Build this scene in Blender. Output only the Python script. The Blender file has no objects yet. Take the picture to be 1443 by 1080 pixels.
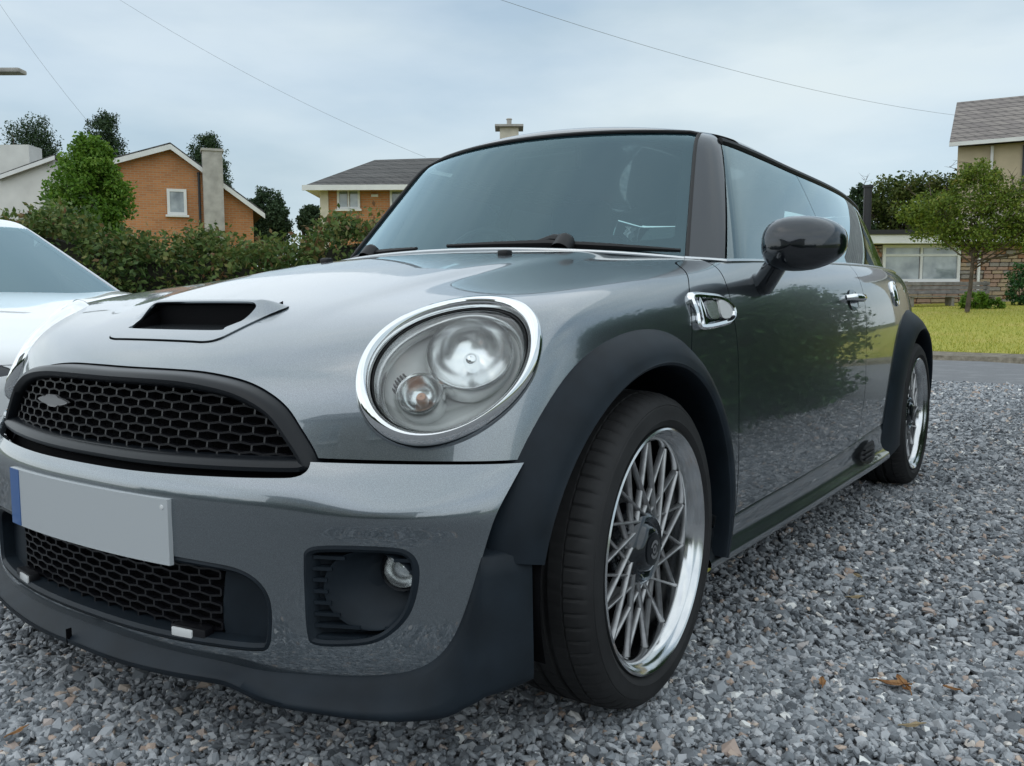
import bpy, bmesh, math, random
import numpy as np
from mathutils import Vector, Matrix
random.seed(7); RNG = np.random.default_rng(11)
R = math.radians
SC = bpy.context.scene
COL = SC.collection

# ------------------------------------------------------------------ camera
CAM_P = Vector((1.5356, -1.4938, 0.7674))
YAW, PITCH, ROLL = 0.6097, -0.0911, -0.0038
cd = bpy.data.cameras.new('camera'); cam = bpy.data.objects.new('camera', cd); COL.objects.link(cam)
cd.sensor_width = 36.0; cd.lens = 36.0 * 1239.5 / 1443.0
cd.clip_start = 0.05; cd.clip_end = 3000
_f = Vector((-math.sin(YAW)*math.cos(PITCH), math.cos(YAW)*math.cos(PITCH), math.sin(PITCH)))
_r = Vector((math.cos(YAW), math.sin(YAW), 0)); _u = _r.cross(_f)
_r2 = _r*math.cos(ROLL) + _u*math.sin(ROLL); _u2 = -_r*math.sin(ROLL) + _u*math.cos(ROLL)
cam.matrix_world = Matrix(((_r2.x, _u2.x, -_f.x, CAM_P.x), (_r2.y, _u2.y, -_f.y, CAM_P.y),
                           (_r2.z, _u2.z, -_f.z, CAM_P.z), (0, 0, 0, 1)))
SC.camera = cam

# ------------------------------------------------------------------ sky, sun, exposure
SUN_EL, SUN_AZ = R(52), R(205)          # azimuth clockwise from +Y
w = bpy.data.worlds.new('World'); SC.world = w; w.use_nodes = True
nt = w.node_tree; nt.nodes.clear()
n_out = nt.nodes.new('ShaderNodeOutputWorld'); n_bg = nt.nodes.new('ShaderNodeBackground')
n_sky = nt.nodes.new('ShaderNodeTexSky'); n_sky.sky_type = 'NISHITA'; n_sky.sun_disc = False
n_sky.sun_elevation = SUN_EL; n_sky.sun_rotation = SUN_AZ; n_sky.altitude = 100
n_sky.air_density = 1.0; n_sky.dust_density = 2.0; n_sky.ozone_density = 1.0
tc = nt.nodes.new('ShaderNodeTexCoord'); sep = nt.nodes.new('ShaderNodeSeparateXYZ')
mp = nt.nodes.new('ShaderNodeMapping'); mp.inputs['Scale'].default_value = (1.0, 1.0, 3.2)
mp.inputs['Location'].default_value = (3.1, 0.4, 0)
nz = nt.nodes.new('ShaderNodeTexNoise'); nz.inputs['Scale'].default_value = 1.7
nz.inputs['Detail'].default_value = 5; nz.inputs['Roughness'].default_value = 0.5; nz.inputs['Distortion'].default_value = 0.25
rmp = nt.nodes.new('ShaderNodeValToRGB')
rmp.color_ramp.elements[0].position = 0.36; rmp.color_ramp.elements[0].color = (0.72, 0.72, 0.72, 1)
rmp.color_ramp.elements[1].position = 0.62; rmp.color_ramp.elements[1].color = (1, 1, 1, 1)
nz2 = nt.nodes.new('ShaderNodeTexNoise'); nz2.inputs['Scale'].default_value = 2.6; nz2.inputs['Detail'].default_value = 6
cr2 = nt.nodes.new('ShaderNodeValToRGB')          # colours of the cloud layer: grey undersides, pale tops
cr2.color_ramp.elements[0].position = 0.33; cr2.color_ramp.elements[0].color = (2.55, 3.25, 3.7, 1)
cr2.color_ramp.elements[1].position = 0.66; cr2.color_ramp.elements[1].color = (3.95, 4.5, 4.72, 1)
mix = nt.nodes.new('ShaderNodeMix'); mix.data_type = 'RGBA'
L = nt.links.new
L(tc.outputs['Generated'], mp.inputs['Vector']); L(mp.outputs['Vector'], nz.inputs['Vector']); L(mp.outputs['Vector'], nz2.inputs['Vector'])
L(nz.outputs['Fac'], rmp.inputs['Fac']); L(nz2.outputs['Fac'], cr2.inputs['Fac'])
L(rmp.outputs['Color'], mix.inputs['Factor']); L(n_sky.outputs['Color'], mix.inputs['A']); L(cr2.outputs['Color'], mix.inputs['B'])
L(mix.outputs['Result'], n_bg.inputs['Color']); n_bg.inputs['Strength'].default_value = 0.102
L(n_bg.outputs['Background'], n_out.inputs['Surface'])
sd = bpy.data.lights.new('sun', 'SUN'); sd.energy = 0.8; sd.angle = R(175); sd.color = (1.0, 0.985, 0.96)
sun = bpy.data.objects.new('sun', sd); COL.objects.link(sun)
sdir = Vector((math.sin(SUN_AZ)*math.cos(SUN_EL), math.cos(SUN_AZ)*math.cos(SUN_EL), math.sin(SUN_EL)))
sun.rotation_euler = (-sdir).to_track_quat('-Z', 'Y').to_euler(); sun.location = (0, 0, 30)
SC.view_settings.view_transform = 'Standard'; SC.view_settings.look = 'None'
SC.view_settings.exposure = 0.90; SC.view_settings.gamma = 1.0; SC.view_settings.use_curve_mapping = False
SC.render.engine = 'CYCLES'; SC.cycles.max_bounces = 10; SC.cycles.transparent_max_bounces = 24
SC.cycles.caustics_reflective = False; SC.cycles.caustics_refractive = False
SC.cycles.use_denoising = True; SC.cycles.sample_clamp_indirect = 6

# ------------------------------------------------------------------ materials
MATS = {}
def mat(name, col, rough=0.5, metal=0.0, coat=0.0, coat_rough=0.03, spec=0.5, var=0.0, vscale=8.0, bump=0.0, bscale=60.0, trans=0.0, ior=1.45, emit=None, coord='Object', col2=None, detail=4, bdist=0.01):
    m = bpy.data.materials.new(name); m.use_nodes = True; t = m.node_tree; b = t.nodes['Principled BSDF']
    b.inputs['Base Color'].default_value = (*col, 1); b.inputs['Roughness'].default_value = rough
    b.inputs['Metallic'].default_value = metal; b.inputs['Coat Weight'].default_value = coat
    b.inputs['Coat Roughness'].default_value = coat_rough; b.inputs['Specular IOR Level'].default_value = spec
    b.inputs['Transmission Weight'].default_value = trans; b.inputs['IOR'].default_value = ior
    if emit: b.inputs['Emission Color'].default_value = (*emit[:3], 1); b.inputs['Emission Strength'].default_value = emit[3]
    if var or bump:
        c = t.nodes.new('ShaderNodeTexCoord')
    if var:
        n = t.nodes.new('ShaderNodeTexNoise'); n.inputs['Scale'].default_value = vscale; n.inputs['Detail'].default_value = detail
        r = t.nodes.new('ShaderNodeValToRGB'); r.color_ramp.elements[0].position = 0.3; r.color_ramp.elements[1].position = 0.7
        c2 = col2 or tuple(min(1, k*(1+var)) for k in col)
        r.color_ramp.elements[0].color = (*[k*(1-var) for k in col], 1); r.color_ramp.elements[1].color = (*c2, 1)
        t.links.new(c.outputs[coord], n.inputs['Vector']); t.links.new(n.outputs['Fac'], r.inputs['Fac'])
        t.links.new(r.outputs['Color'], b.inputs['Base Color'])
    if bump:
        n = t.nodes.new('ShaderNodeTexNoise'); n.inputs['Scale'].default_value = bscale; n.inputs['Detail'].default_value = 3
        bn = t.nodes.new('ShaderNodeBump'); bn.inputs['Strength'].default_value = bump; bn.inputs['Distance'].default_value = bdist
        t.links.new(c.outputs[coord], n.inputs['Vector']); t.links.new(n.outputs['Fac'], bn.inputs['Height'])
        t.links.new(bn.outputs['Normal'], b.inputs['Normal'])
    MATS[name] = m; return m
def glass_mat(name, tint, base_refl=0.0, rough=0.0, haze=0.0, haze_col=(0.6, 0.7, 0.75), gloss=(1, 1, 1), boost=1.1):
    """thin pane: tinted see-through plus a Fresnel mirror and a little diffuse haze painted in as pale sky sheen"""
    m = bpy.data.materials.new(name); m.use_nodes = True; t = m.node_tree; t.nodes.clear()
    o = t.nodes.new('ShaderNodeOutputMaterial'); tr = t.nodes.new('ShaderNodeBsdfTransparent'); tr.inputs['Color'].default_value = (*tint, 1)
    g = t.nodes.new('ShaderNodeBsdfGlossy'); g.inputs['Roughness'].default_value = rough; g.inputs['Color'].default_value = (1, 1, 1, 1)
    g.inputs['Color'].default_value = (*gloss, 1)
    fr = t.nodes.new('ShaderNodeFresnel'); fr.inputs['IOR'].default_value = 1.52
    ma = t.nodes.new('ShaderNodeMath'); ma.operation = 'MULTIPLY_ADD'; ma.inputs[1].default_value = boost; ma.inputs[2].default_value = base_refl; ma.use_clamp = True
    mx = t.nodes.new('ShaderNodeMixShader')
    t.links.new(fr.outputs[0], ma.inputs[0]); t.links.new(ma.outputs[0], mx.inputs[0])
    if haze:
        d = t.nodes.new('ShaderNodeBsdfDiffuse'); d.inputs['Color'].default_value = (*haze_col, 1)
        m2 = t.nodes.new('ShaderNodeMixShader'); m2.inputs[0].default_value = haze
        t.links.new(tr.outputs[0], m2.inputs[1]); t.links.new(d.outputs[0], m2.inputs[2]); t.links.new(m2.outputs[0], mx.inputs[1])
    else: t.links.new(tr.outputs[0], mx.inputs[1])
    t.links.new(g.outputs[0], mx.inputs[2]); t.links.new(mx.outputs[0], o.inputs['Surface'])
    MATS[name] = m; return m

# ------------------------------------------------------------------ mesh helpers
def new_obj(name, me, m=None, parent=None):
    o = bpy.data.objects.new(name, me); COL.objects.link(o)
    if m is not None and me is not None and not me.materials: me.materials.append(m if not isinstance(m, str) else MATS[m])
    if parent is not None: o.parent = parent
    return o
def mesh(name, v, f, smooth=True, normals=None):
    me = bpy.data.meshes.new(name)
    me.from_pydata([tuple(map(float, p)) for p in v], [], [tuple(map(int, q)) for q in f])
    me.polygons.foreach_set('use_smooth', [smooth]*len(me.polygons)); me.update()
    if normals is not None: me.normals_split_custom_set_from_vertices([tuple(map(float, n)) for n in normals])
    return me
def part(name, v, f, m, parent=None, smooth=True, normals=None):
    return new_obj(name, mesh(name, v, f, smooth, normals), m, parent)
def tag(o, label=None, cat=None, group=None, kind=None):
    if label: o['label'] = label
    if cat: o['category'] = cat
    if group: o['group'] = group
    if kind: o['kind'] = kind
    return o
def thing(name, label, cat, loc=(0, 0, 0), rz=0.0, group=None):
    o = bpy.data.objects.new(name, None); COL.objects.link(o); o.location = loc; o.rotation_euler = (0, 0, rz)
    o.empty_display_size = 0.2
    return tag(o, label, cat, group)
def copy_tree(o, parent=None):
    c = o.copy(); COL.objects.link(c); c.parent = parent
    for ch in list(o.children): copy_tree(ch, c)
    return c

class MB:
    def __init__(s): s.v = []; s.f = []
    def add(s, v, f):
        o = len(s.v); s.v += [tuple(p) for p in v]; s.f += [tuple(i+o for i in q) for q in f]; return s
    def box(s, c, d, rot=None):
        hx, hy, hz = d[0]/2, d[1]/2, d[2]/2
        p = [Vector((x, y, z)) for x in (-hx, hx) for y in (-hy, hy) for z in (-hz, hz)]
        if rot is not None: p = [rot @ q for q in p]
        c = Vector(c); p = [q+c for q in p]
        return s.add(p, [(0, 1, 3, 2), (4, 6, 7, 5), (0, 4, 5, 1), (2, 3, 7, 6), (0, 2, 6, 4), (1, 5, 7, 3)])
    def bbox(s, lo, hi):
        return s.box([(a+b)/2 for a, b in zip(lo, hi)], [b-a for a, b in zip(lo, hi)])
    def tube(s, pts, r, n=8, caps=True, closed=False):
        pts = [Vector(p) for p in pts]; k = len(pts); rs = r if hasattr(r, '__len__') else [r]*k
        rings = []; up = None
        for i in range(k):
            a = pts[(i-1) % k] if (closed or i > 0) else pts[i]; b = pts[(i+1) % k] if (closed or i < k-1) else pts[i]
            t = (b-a).normalized()
            if up is None: up = t.orthogonal().normalized()
            up = (up - t*up.dot(t)).normalized(); sd = t.cross(up)
            rings.append([pts[i] + (up*math.cos(q)+sd*math.sin(q))*rs[i] for q in [2*math.pi*j/n for j in range(n)]])
        o = len(s.v); s.v += [tuple(p) for g in rings for p in g]
        for i in range(k if closed else k-1):
            for j in range(n):
                a, b = o+i*n, o+((i+1) % k)*n
                s.f.append((a+j, a+(j+1) % n, b+(j+1) % n, b+j))
        if caps and not closed:
            s.f.append(tuple(o+j for j in reversed(range(n)))); s.f.append(tuple(o+(k-1)*n+j for j in range(n)))
        return s
    def lathe(s, prof, n=48, M=None, ang=2*math.pi):
        """prof: (radius, axial) ; axis +X, M a matrix placing it"""
        full = abs(ang-2*math.pi) < 1e-6; cnt = n if full else n+1
        o = len(s.v)
        for j in range(cnt):
            q = ang*j/n
            for r, a in prof:
                p = Vector((a, r*math.cos(q), r*math.sin(q))); p = M @ p if M is not None else p
                s.v.append(tuple(p))
        k = len(prof)
        for j in range(n):
            a, b = o+j*k, o+((j+1) % cnt)*k
            for i in range(k-1): s.f.append((a+i, b+i, b+i+1, a+i+1))
        return s
    def grid(s, P, close_u=False, flip=False):
        """P: array nu x nv x 3"""
        P = np.asarray(P); nu, nv = P.shape[:2]; o = len(s.v); s.v += [tuple(p) for p in P.reshape(-1, 3)]
        for i in range(nu if close_u else nu-1):
            for j in range(nv-1):
                a, b = o+i*nv+j, o+((i+1) % nu)*nv+j
                q = (a, b, b+1, a+1); s.f.append(q[::-1] if flip else q)
        return s
    def prism(s, poly, z0, z1):
        n = len(poly); o = len(s.v)
        s.v += [(x, y, z0) for x, y in poly]+[(x, y, z1) for x, y in poly]
        s.f.append(tuple(o+i for i in reversed(range(n)))); s.f.append(tuple(o+n+i for i in range(n)))
        for i in range(n): s.f.append((o+i, o+(i+1) % n, o+n+(i+1) % n, o+n+i))
        return s
    def mirror(s):
        m = MB(); m.v = [(-x, y, z) for x, y, z in s.v]; m.f = [tuple(reversed(q)) for q in s.f]; return m
    def build(s, name, m, parent=None, smooth=False, bevel=0.0, seg=2):
        me = mesh(name, s.v, s.f, smooth)
        o = new_obj(name, me, m, parent)
        if bevel:
            bm = bmesh.new(); bm.from_mesh(me)
            bmesh.ops.recalc_face_normals(bm, faces=bm.faces)
            es = [e for e in bm.edges if len(e.link_faces) == 2 and e.calc_face_angle(0) > 0.6]
            bmesh.ops.bevel(bm, geom=es, offset=bevel, segments=seg, profile=0.6, affect='EDGES', clamp_overlap=True)
            bm.to_mesh(me); bm.free()
            me.polygons.foreach_set('use_smooth', [True]*len(me.polygons))
            try: me.set_sharp_from_angle(angle=R(40))
            except Exception: pass
        elif smooth:
            try: me.set_sharp_from_angle(angle=R(42))
            except Exception: pass
        return o

class Spl:
    """natural cubic spline"""
    def __init__(s, xs, ys):
        x = np.array(xs, float); y = np.array(ys, float); n = len(x); h = np.diff(x)
        A = np.zeros((n, n)); b = np.zeros(n); A[0, 0] = A[-1, -1] = 1
        for i in range(1, n-1):
            A[i, i-1] = h[i-1]; A[i, i] = 2*(h[i-1]+h[i]); A[i, i+1] = h[i]
            b[i] = 6*((y[i+1]-y[i])/h[i]-(y[i]-y[i-1])/h[i-1])
        s.x, s.y, s.m, s.h = x, y, np.linalg.solve(A, b), h
    def __call__(s, t):
        t = np.asarray(t, float); x, y, m, h = s.x, s.y, s.m, s.h
        tc = np.clip(t, x[0], x[-1]); i = np.clip(np.searchsorted(x, tc)-1, 0, len(x)-2)
        a = x[i+1]-tc; b = tc-x[i]; hi = h[i]
        v = m[i]*a**3/(6*hi)+m[i+1]*b**3/(6*hi)+(y[i]/hi-m[i]*hi/6)*a+(y[i+1]/hi-m[i+1]*hi/6)*b
        s0 = (y[1]-y[0])/h[0]-h[0]*m[1]/6; s1 = (y[-1]-y[-2])/h[-1]+h[-1]*m[-2]/6
        return v+np.where(t < x[0], (t-x[0])*s0, 0)+np.where(t > x[-1], (t-x[-1])*s1, 0)
def lse(k, *g):
    g = np.stack(np.broadcast_arrays(*g)); m = g.max(0)
    return m+k*np.log(np.exp((g-m)/k).sum(0))
def cast(F, O, D, t0, t1, n=26):
    a = np.full(len(D), t0, float); b = np.full(len(D), t1, float); pa = F(O+D*a[:, None]) > 0
    for i in range(n):
        m = (a+b)/2; s = (F(O+D*m[:, None]) > 0) == pa
        a = np.where(s, m, a); b = np.where(s, b, m)
    return O+D*((a+b)/2)[:, None]
def grad(F, p, e=2e-4):
    g = np.stack([F(p+np.eye(3)[i]*e)-F(p-np.eye(3)[i]*e) for i in range(3)], -1)
    return g/np.maximum(np.linalg.norm(g, axis=-1, keepdims=True), 1e-9)
def sd_poly(x, y, poly):
    """signed distance to a closed polygon, negative inside"""
    P = np.array(poly, float); x = np.asarray(x, float); d = np.full(x.shape, 1e9); ins = np.zeros(x.shape, bool)
    for (ax, ay), (bx, by) in zip(P, np.roll(P, -1, 0)):
        ex, ey = bx-ax, by-ay; wx, wy = x-ax, y-ay
        t = np.clip((wx*ex+wy*ey)/(ex*ex+ey*ey+1e-12), 0, 1)
        d = np.minimum(d, (wx-ex*t)**2+(wy-ey*t)**2)
        c = (ay > y) != (by > y)
        ins ^= c & (x < (bx-ax)*(y-ay)/(by-ay+1e-15)+ax)
    d = np.sqrt(d); return np.where(ins, -d, d)
def smooth_poly(pts, n=8, closed=True):
    """Catmull-Rom through points"""
    P = [np.array(p, float) for p in pts]; k = len(P); out = []
    for i in range(k if closed else k-1):
        p0 = P[(i-1) % k] if (closed or i > 0) else P[i]; p1 = P[i]; p2 = P[(i+1) % k]
        p3 = P[(i+2) % k] if (closed or i < k-2) else p2
        for j in range(n):
            t = j/n
            out.append(.5*((2*p1)+(p2-p0)*t+(2*p0-5*p1+4*p2-p3)*t*t+(3*p1-p0-3*p2+p3)*t**3))
    if not closed: out.append(P[-1])
    return np.array(out)
def grid_faces(nu, nv):
    i, j = np.meshgrid(np.arange(nu-1), np.arange(nv-1), indexing='ij'); a = (i*nv+j).ravel()
    return np.stack([a, a+nv, a+nv+1, a+1], 1)
def clip_panel(P, N, faces, fields, flange=0.0, flange_skip=None):
    """keep where every field > 0; new edge vertices are interpolated; optional inward flange on open edges"""
    nf = len(fields); A = np.concatenate([P, N]+[np.asarray(f, float)[:, None] for f in fields], 1)
    Fm = A[:, 6:]
    pos = Fm > 0
    fp = pos[faces]                                   # nface x 4 x nf
    keep = fp.all(1).all(1); dead = (~fp).all(1).any(1); mixed = ~keep & ~dead
    out = [tuple(q) for q in faces[keep]]
    V = [r for r in A]; cache = {}
    for q in faces[mixed]:
        poly = list(map(int, q))
        for k in range(nf):
            new = []
            m = len(poly)
            for i in range(m):
                a, b = poly[i], poly[(i+1) % m]; fa, fb = V[a][6+k], V[b][6+k]
                if fa > 0: new.append(a)
                if (fa > 0) != (fb > 0):
                    key = (min(a, b), max(a, b), k)
                    if key not in cache:
                        t = fa/(fa-fb); cache[key] = len(V); r = V[a]*(1-t)+V[b]*t; r[6+k] = 0.0
                        V.append(r)
                    new.append(cache[key])
            poly = new
            if len(poly) < 3: break
        if len(poly) >= 3: out.append(tuple(poly))
    V = np.array(V)
    used = np.unique(np.concatenate([np.array(q) for q in out])); mp_ = -np.ones(len(V), int); mp_[used] = np.arange(len(used))
    out = [tuple(mp_[list(q)]) for q in out]; V = V[used]; p = V[:, :3]; n = V[:, 3:6]
    n = n/np.linalg.norm(n, axis=1, keepdims=True)
    if flange:
        cnt = {}
        for q in out:
            for a, b in zip(q, q[1:]+q[:1]):
                k = (min(a, b), max(a, b)); cnt[k] = cnt.get(k, 0)+1 if k in cnt else 1
                cnt.setdefault(('d',)+k, (a, b))
        bd = [cnt[('d',)+k] for k in list(cnt) if len(k) == 2 and cnt[k] == 1]
        if flange_skip is not None: bd = [e for e in bd if not (flange_skip(p[e[0]]) and flange_skip(p[e[1]]))]
        idx = sorted({i for e in bd for i in e}); o = len(p); lm = {v: o+i for i, v in enumerate(idx)}; o2 = o+len(idx); lm2 = {v: o2+i for i, v in enumerate(idx)}
        top = p[idx]; bot = p[idx]-n[idx]*flange
        # outward edge normals for the flange
        en = {i: np.zeros(3) for i in idx}
        for a, b in bd:
            t = p[b]-p[a]; m_ = np.cross(t, n[a]); l = np.linalg.norm(m_)
            if l > 1e-9: en[a] += m_/l; en[b] += m_/l
        e = np.array([en[i] for i in idx]); e = e/np.maximum(np.linalg.norm(e, axis=1, keepdims=True), 1e-9)
        p = np.concatenate([p, top, bot]); n = np.concatenate([n, e, e])
        out += [(lm[b], lm[a], lm2[a], lm2[b]) for a, b in bd]
    return p, n, out
def mirror_pn(p, n, f):
    m = np.array([-1, 1, 1]); return p*m, n*m, [tuple(reversed(q)) for q in f]
# ------------------------------------------------------------------ grey hatchback: materials
def paint_mat(name, c1, c2, rough, metal):
    m = mat(name, c1, rough, metal, coat=1.0, coat_rough=0.015, spec=0.5)
    t = m.node_tree; b = t.nodes['Principled BSDF']; b.inputs['Coat IOR'].default_value = 2.05; c = t.nodes.new('ShaderNodeTexCoord')
    v = t.nodes.new('ShaderNodeTexNoise'); v.inputs['Scale'].default_value = 900; v.inputs['Detail'].default_value = 1
    r = t.nodes.new('ShaderNodeValToRGB'); r.color_ramp.elements[0].position = .35; r.color_ramp.elements[1].position = .75
    r.color_ramp.elements[0].color = (*c1, 1); r.color_ramp.elements[1].color = (*c2, 1)
    t.links.new(c.outputs['Object'], v.inputs['Vector']); t.links.new(v.outputs['Fac'], r.inputs['Fac']); t.links.new(r.outputs['Color'], b.inputs['Base Color'])
    # faint water marks and dust in the gloss
    d = t.nodes.new('ShaderNodeTexNoise'); d.inputs['Scale'].default_value = 35; d.inputs['Detail'].default_value = 6
    rr = t.nodes.new('ShaderNodeMapRange'); rr.inputs['From Min'].default_value = .45; rr.inputs['From Max'].default_value = .8
    rr.inputs['To Min'].default_value = .012; rr.inputs['To Max'].default_value = .09
    t.links.new(c.outputs['Object'], d.inputs['Vector']); t.links.new(d.outputs['Fac'], rr.inputs['Value']); t.links.new(rr.outputs['Result'], b.inputs['Coat Roughness'])
    return m
paint_mat('car_paint', (0.145, 0.172, 0.193), (0.235, 0.272, 0.30), 0.28, 0.92)
mat('gloss_black', (0.006, 0.006, 0.007), 0.18, coat=1.0, coat_rough=0.02)
MATS['gloss_black'].node_tree.nodes['Principled BSDF'].inputs['Coat Tint'].default_value = (.80, .90, 1, 1)
mat('satin_black', (0.006, 0.008, 0.011), 0.32, spec=0.35)
m_ = mat('roof_black', (0.030, 0.032, 0.034), 0.3, 0.6, coat=1.0, coat_rough=0.03); m_.node_tree.nodes['Principled BSDF'].inputs['Coat IOR'].default_value = 1.8
mat('black_plastic', (0.011, 0.017, 0.024), 0.52, spec=0.27, var=0.25, vscale=14, bump=0.06, bscale=500, bdist=0.001)
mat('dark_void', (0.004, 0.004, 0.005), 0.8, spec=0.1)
mat('grille_black', (0.007, 0.007, 0.009), 0.35)
mat('chrome', (0.86, 0.87, 0.88), 0.05, 1.0)
mat('satin_chrome', (0.62, 0.64, 0.65), 0.22, 1.0)
mat('polished', (0.64, 0.65, 0.66), 0.15, 1.0, var=0.08, vscale=20)
mat('spoke_silver', (0.38, 0.38, 0.385), 0.30, 0.9, var=0.15, vscale=60)
mat('reflector', (0.90, 0.91, 0.91), 0.20, 0.9)
mat('lamp_grey', (0.88, 0.89, 0.87), 0.4, 0.0)
mat('badge_grey', (0.36, 0.36, 0.37), 0.35, 0.8)
mat('tyre', (0.016, 0.016, 0.017), 0.72, var=0.35, vscale=9, bump=0.15, bscale=90, bdist=0.002)
mat('rubber', (0.008, 0.008, 0.009), 0.5)
mat('plate_white', (0.50, 0.53, 0.55), 0.35, coat=0.4)
mat('plate_blue', (0.035, 0.12, 0.34), 0.35, coat=0.4)
mat('amber', (0.62, 0.24, 0.09), 0.3, coat=1)
mat('lamp_white', (0.75, 0.76, 0.76), 0.25, coat=0.8)
mat('disc_steel', (0.05, 0.05, 0.05), 0.4, 0.9)
mat('interior', (0.016, 0.017, 0.019), 0.7)
mat('cloth_seat', (0.028, 0.030, 0.034), 0.85, bump=0.2, bscale=300, bdist=0.002)
glass_mat('screen_glass', (0.60, 0.84, 0.82), 0.05, haze=0.035, haze_col=(0.22, 0.60, 0.75), gloss=(.66, .90, 1))  # haze colour paints a pale teal sky sheen into the pane
glass_mat('side_glass', (0.60, 0.80, 0.78), 0.12, boost=1.4, haze=0.03, haze_col=(0.4, 0.65, 0.72), gloss=(.80, .95, 1))
glass_mat('dark_glass', (0.06, 0.07, 0.07), 0.16)
glass_mat('lens_clear', (0.93, 0.95, 0.95), 0.0)

# ------------------------------------------------------------------ grey hatchback: body shape as fields (negative inside)
H0 = Spl([-.66, -.60, -.5, -.4, -.25, 0, .25, .5, .7, .9, 1.5, 2.4, 3.0], [.60, .650, .705, .745, .787, .842, .886, .918, .955, .985, 1.0, .98, .93])
Cy = Spl([-.6, -.4, -.25, 0, .3, .6, 1.5], [.03, .02, .02, .05, .085, .09, .09])
Wy = Spl([-.7, -.4, -.2, 0, .3, .8, 1.5, 2.0, 2.467, 2.8, 3.05], [.735, .785, .80, .808, .815, .826, .83, .826, .80, .745, .67])
Wz = Spl([.05, .15, .25, .4, .55, .7, .8, .86, .90, .95], [-.05, -.03, -.015, -.002, 0, -.008, -.024, -.045, -.075, -.14])
Wzb = Spl([.05, .2, .4, .55], [-.02, -.0, 0, 0])
Bz = Spl([.08, .14, .18, .24, .32, .40, .44, .46, .48, .50, .52, .56, .6], [.06, .03, .012, .004, .002, 0, 0, .002, .009, .020, .034, .07, .11])
Hr = Spl([.6, .8, 1.0, 1.4, 1.9, 2.4, 2.8, 3.0], [1.255, 1.292, 1.318, 1.338, 1.330, 1.30, 1.255, 1.22])
Wg = Spl([.3, .6, 1.0, 1.5, 2.0, 2.4, 2.7, 3.0], [.705, .715, .727, .735, .728, .70, .65, .56])
def f_body(p):
    x = np.abs(p[..., 0]); y = p[..., 1]; z = p[..., 2]
    # soft longitudinal crease running from screen corner to grille
    cx = .30+.16*np.clip((y+.55)/1.0, 0, 1); cr = .010*np.clip((y+.5)/.5, 0, 1)*.5*(1-np.tanh((x-cx)/.035))
    g1 = (z-(H0(y)-Cy(y)*x*x+cr-.005))*.95
    g2 = (x-Wy(y)-Wz(z))*.98
    g3 = (-.605+.43*x**2.56+.2*np.clip(z-.52, -.1, 1)+.6*np.clip(z-.56, 0, 1)**2-y)*.9
    g4 = (y-(2.98-.30*x**2.5-.15*(z-.6)))*.9
    return lse(.031, g1, g2, g3, g4, .12-z)
def f_bumper(p):
    x = np.abs(p[..., 0]); y = p[..., 1]; z = p[..., 2]
    g3 = (-.663+.47*x**2.56+Bz(z)-.011*np.exp(-((x-.63)/.11)**2-((z-.438)/.028)**2)+.006*np.exp(-((x-.56)/.10)**2-((z-.30)/.09)**2)-y)*.9
    return lse(.02, x-Wy(y)-Wzb(z), g3, z-.60, .05-z)
def f_green(p):
    x = np.abs(p[..., 0]); y = p[..., 1]; z = p[..., 2]
    g1 = z-(Hr(y)-(.215+.11*np.clip((y-.95)/.6, 0, 1)**2*(3-2*np.clip((y-.95)/.6, 0, 1)))*x*x)
    g2 = (x-(Wg(y)-.40*(z-.87)-.12*(z-.87)**2))*.92
    g3 = (.42+(z-.905)*1.0+.55*x*x-y)*.7
    g4 = (y-(2.86-.5*(z-.9)-.3*x*x))*.9
    return lse(.016, g1, g2, g3, g4)

CAR = thing('hatchback_car', 'dark grey three-door hatchback with black roof, round headlights and mesh wheels', 'car')
def surf(F, O, D, nu, nv, t1=2.2, t0=0.0):
    P = cast(F, O, D, t0, t1); return P, grad(F, P), grid_faces(nu, nv)
def panel(name, S, fields, m, parent=CAR, flange=.012, push=0.0, mirror=False, skip=None):
    P, N, f = S
    # make winding agree with the normals
    a, b, c = P[f[:, 0]], P[f[:, 1]], P[f[:, 2]]
    s = (np.einsum('ij,ij->i', np.cross(b-a, c-a), N[f[:, 0]])).sum()
    if s < 0: f = f[:, ::-1]
    p, n, q = clip_panel(P+N*push, N, f, fields, flange, skip)
    o = part(name, p, q, m, parent, True, n)
    if mirror:
        p, n, q = mirror_pn(p, n, q); part(name, p, q, m, parent, True, n)
    return o

FW, RW, WR = 0.0, 2.467, 0.30           # axle positions, wheel centre height
# front arch opening outer edge radius by angle from the front
RAF = Spl([0, .55, .93, 1.23, 1.53, 1.8, 2.06, 2.34, 2.7, 3.2], [.415, .429, .434, .420, .413, .413, .409, .400, .395, .40])
RAR = Spl([-.3, 0, .4, .8, 1.2, 1.57, 2.0, 2.6, 3.4], [.58, .57, .53, .485, .448, .425, .415, .41, .41])
def arch_f(p, extra=0.0):
    y, z = p[:, 1]-FW, p[:, 2]-WR; return np.hypot(y, z)-RAF(np.arctan2(z, -y))-extra
def arch_r(p, extra=0.0):
    y, z = p[:, 1]-RW, p[:, 2]-WR; return np.hypot(y, z)-RAR(np.arctan2(z, -y))-extra

# headlight frame
HC = np.array([.6383, -.3822, .6644]); HN = np.array([.39446, -.69578, .60024]); HN /= np.linalg.norm(HN)
HA = np.array([.45668, .71526, .529]); HA -= HN*(HA@HN); HA /= np.linalg.norm(HA); HB = np.cross(HN, HA)
HSA, HSB = .163, .126
def hl_field(p):
    q = p*np.array([1., 1, 1]); q = np.stack([np.abs(p[:, 0]), p[:, 1], p[:, 2]], 1)-HC
    a, b, h = q@HA/HSA, q@HB/HSB, q@HN
    return np.where(np.abs(h) < .2, (np.hypot(a, b)-.95)*.14, 1.0)

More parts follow.
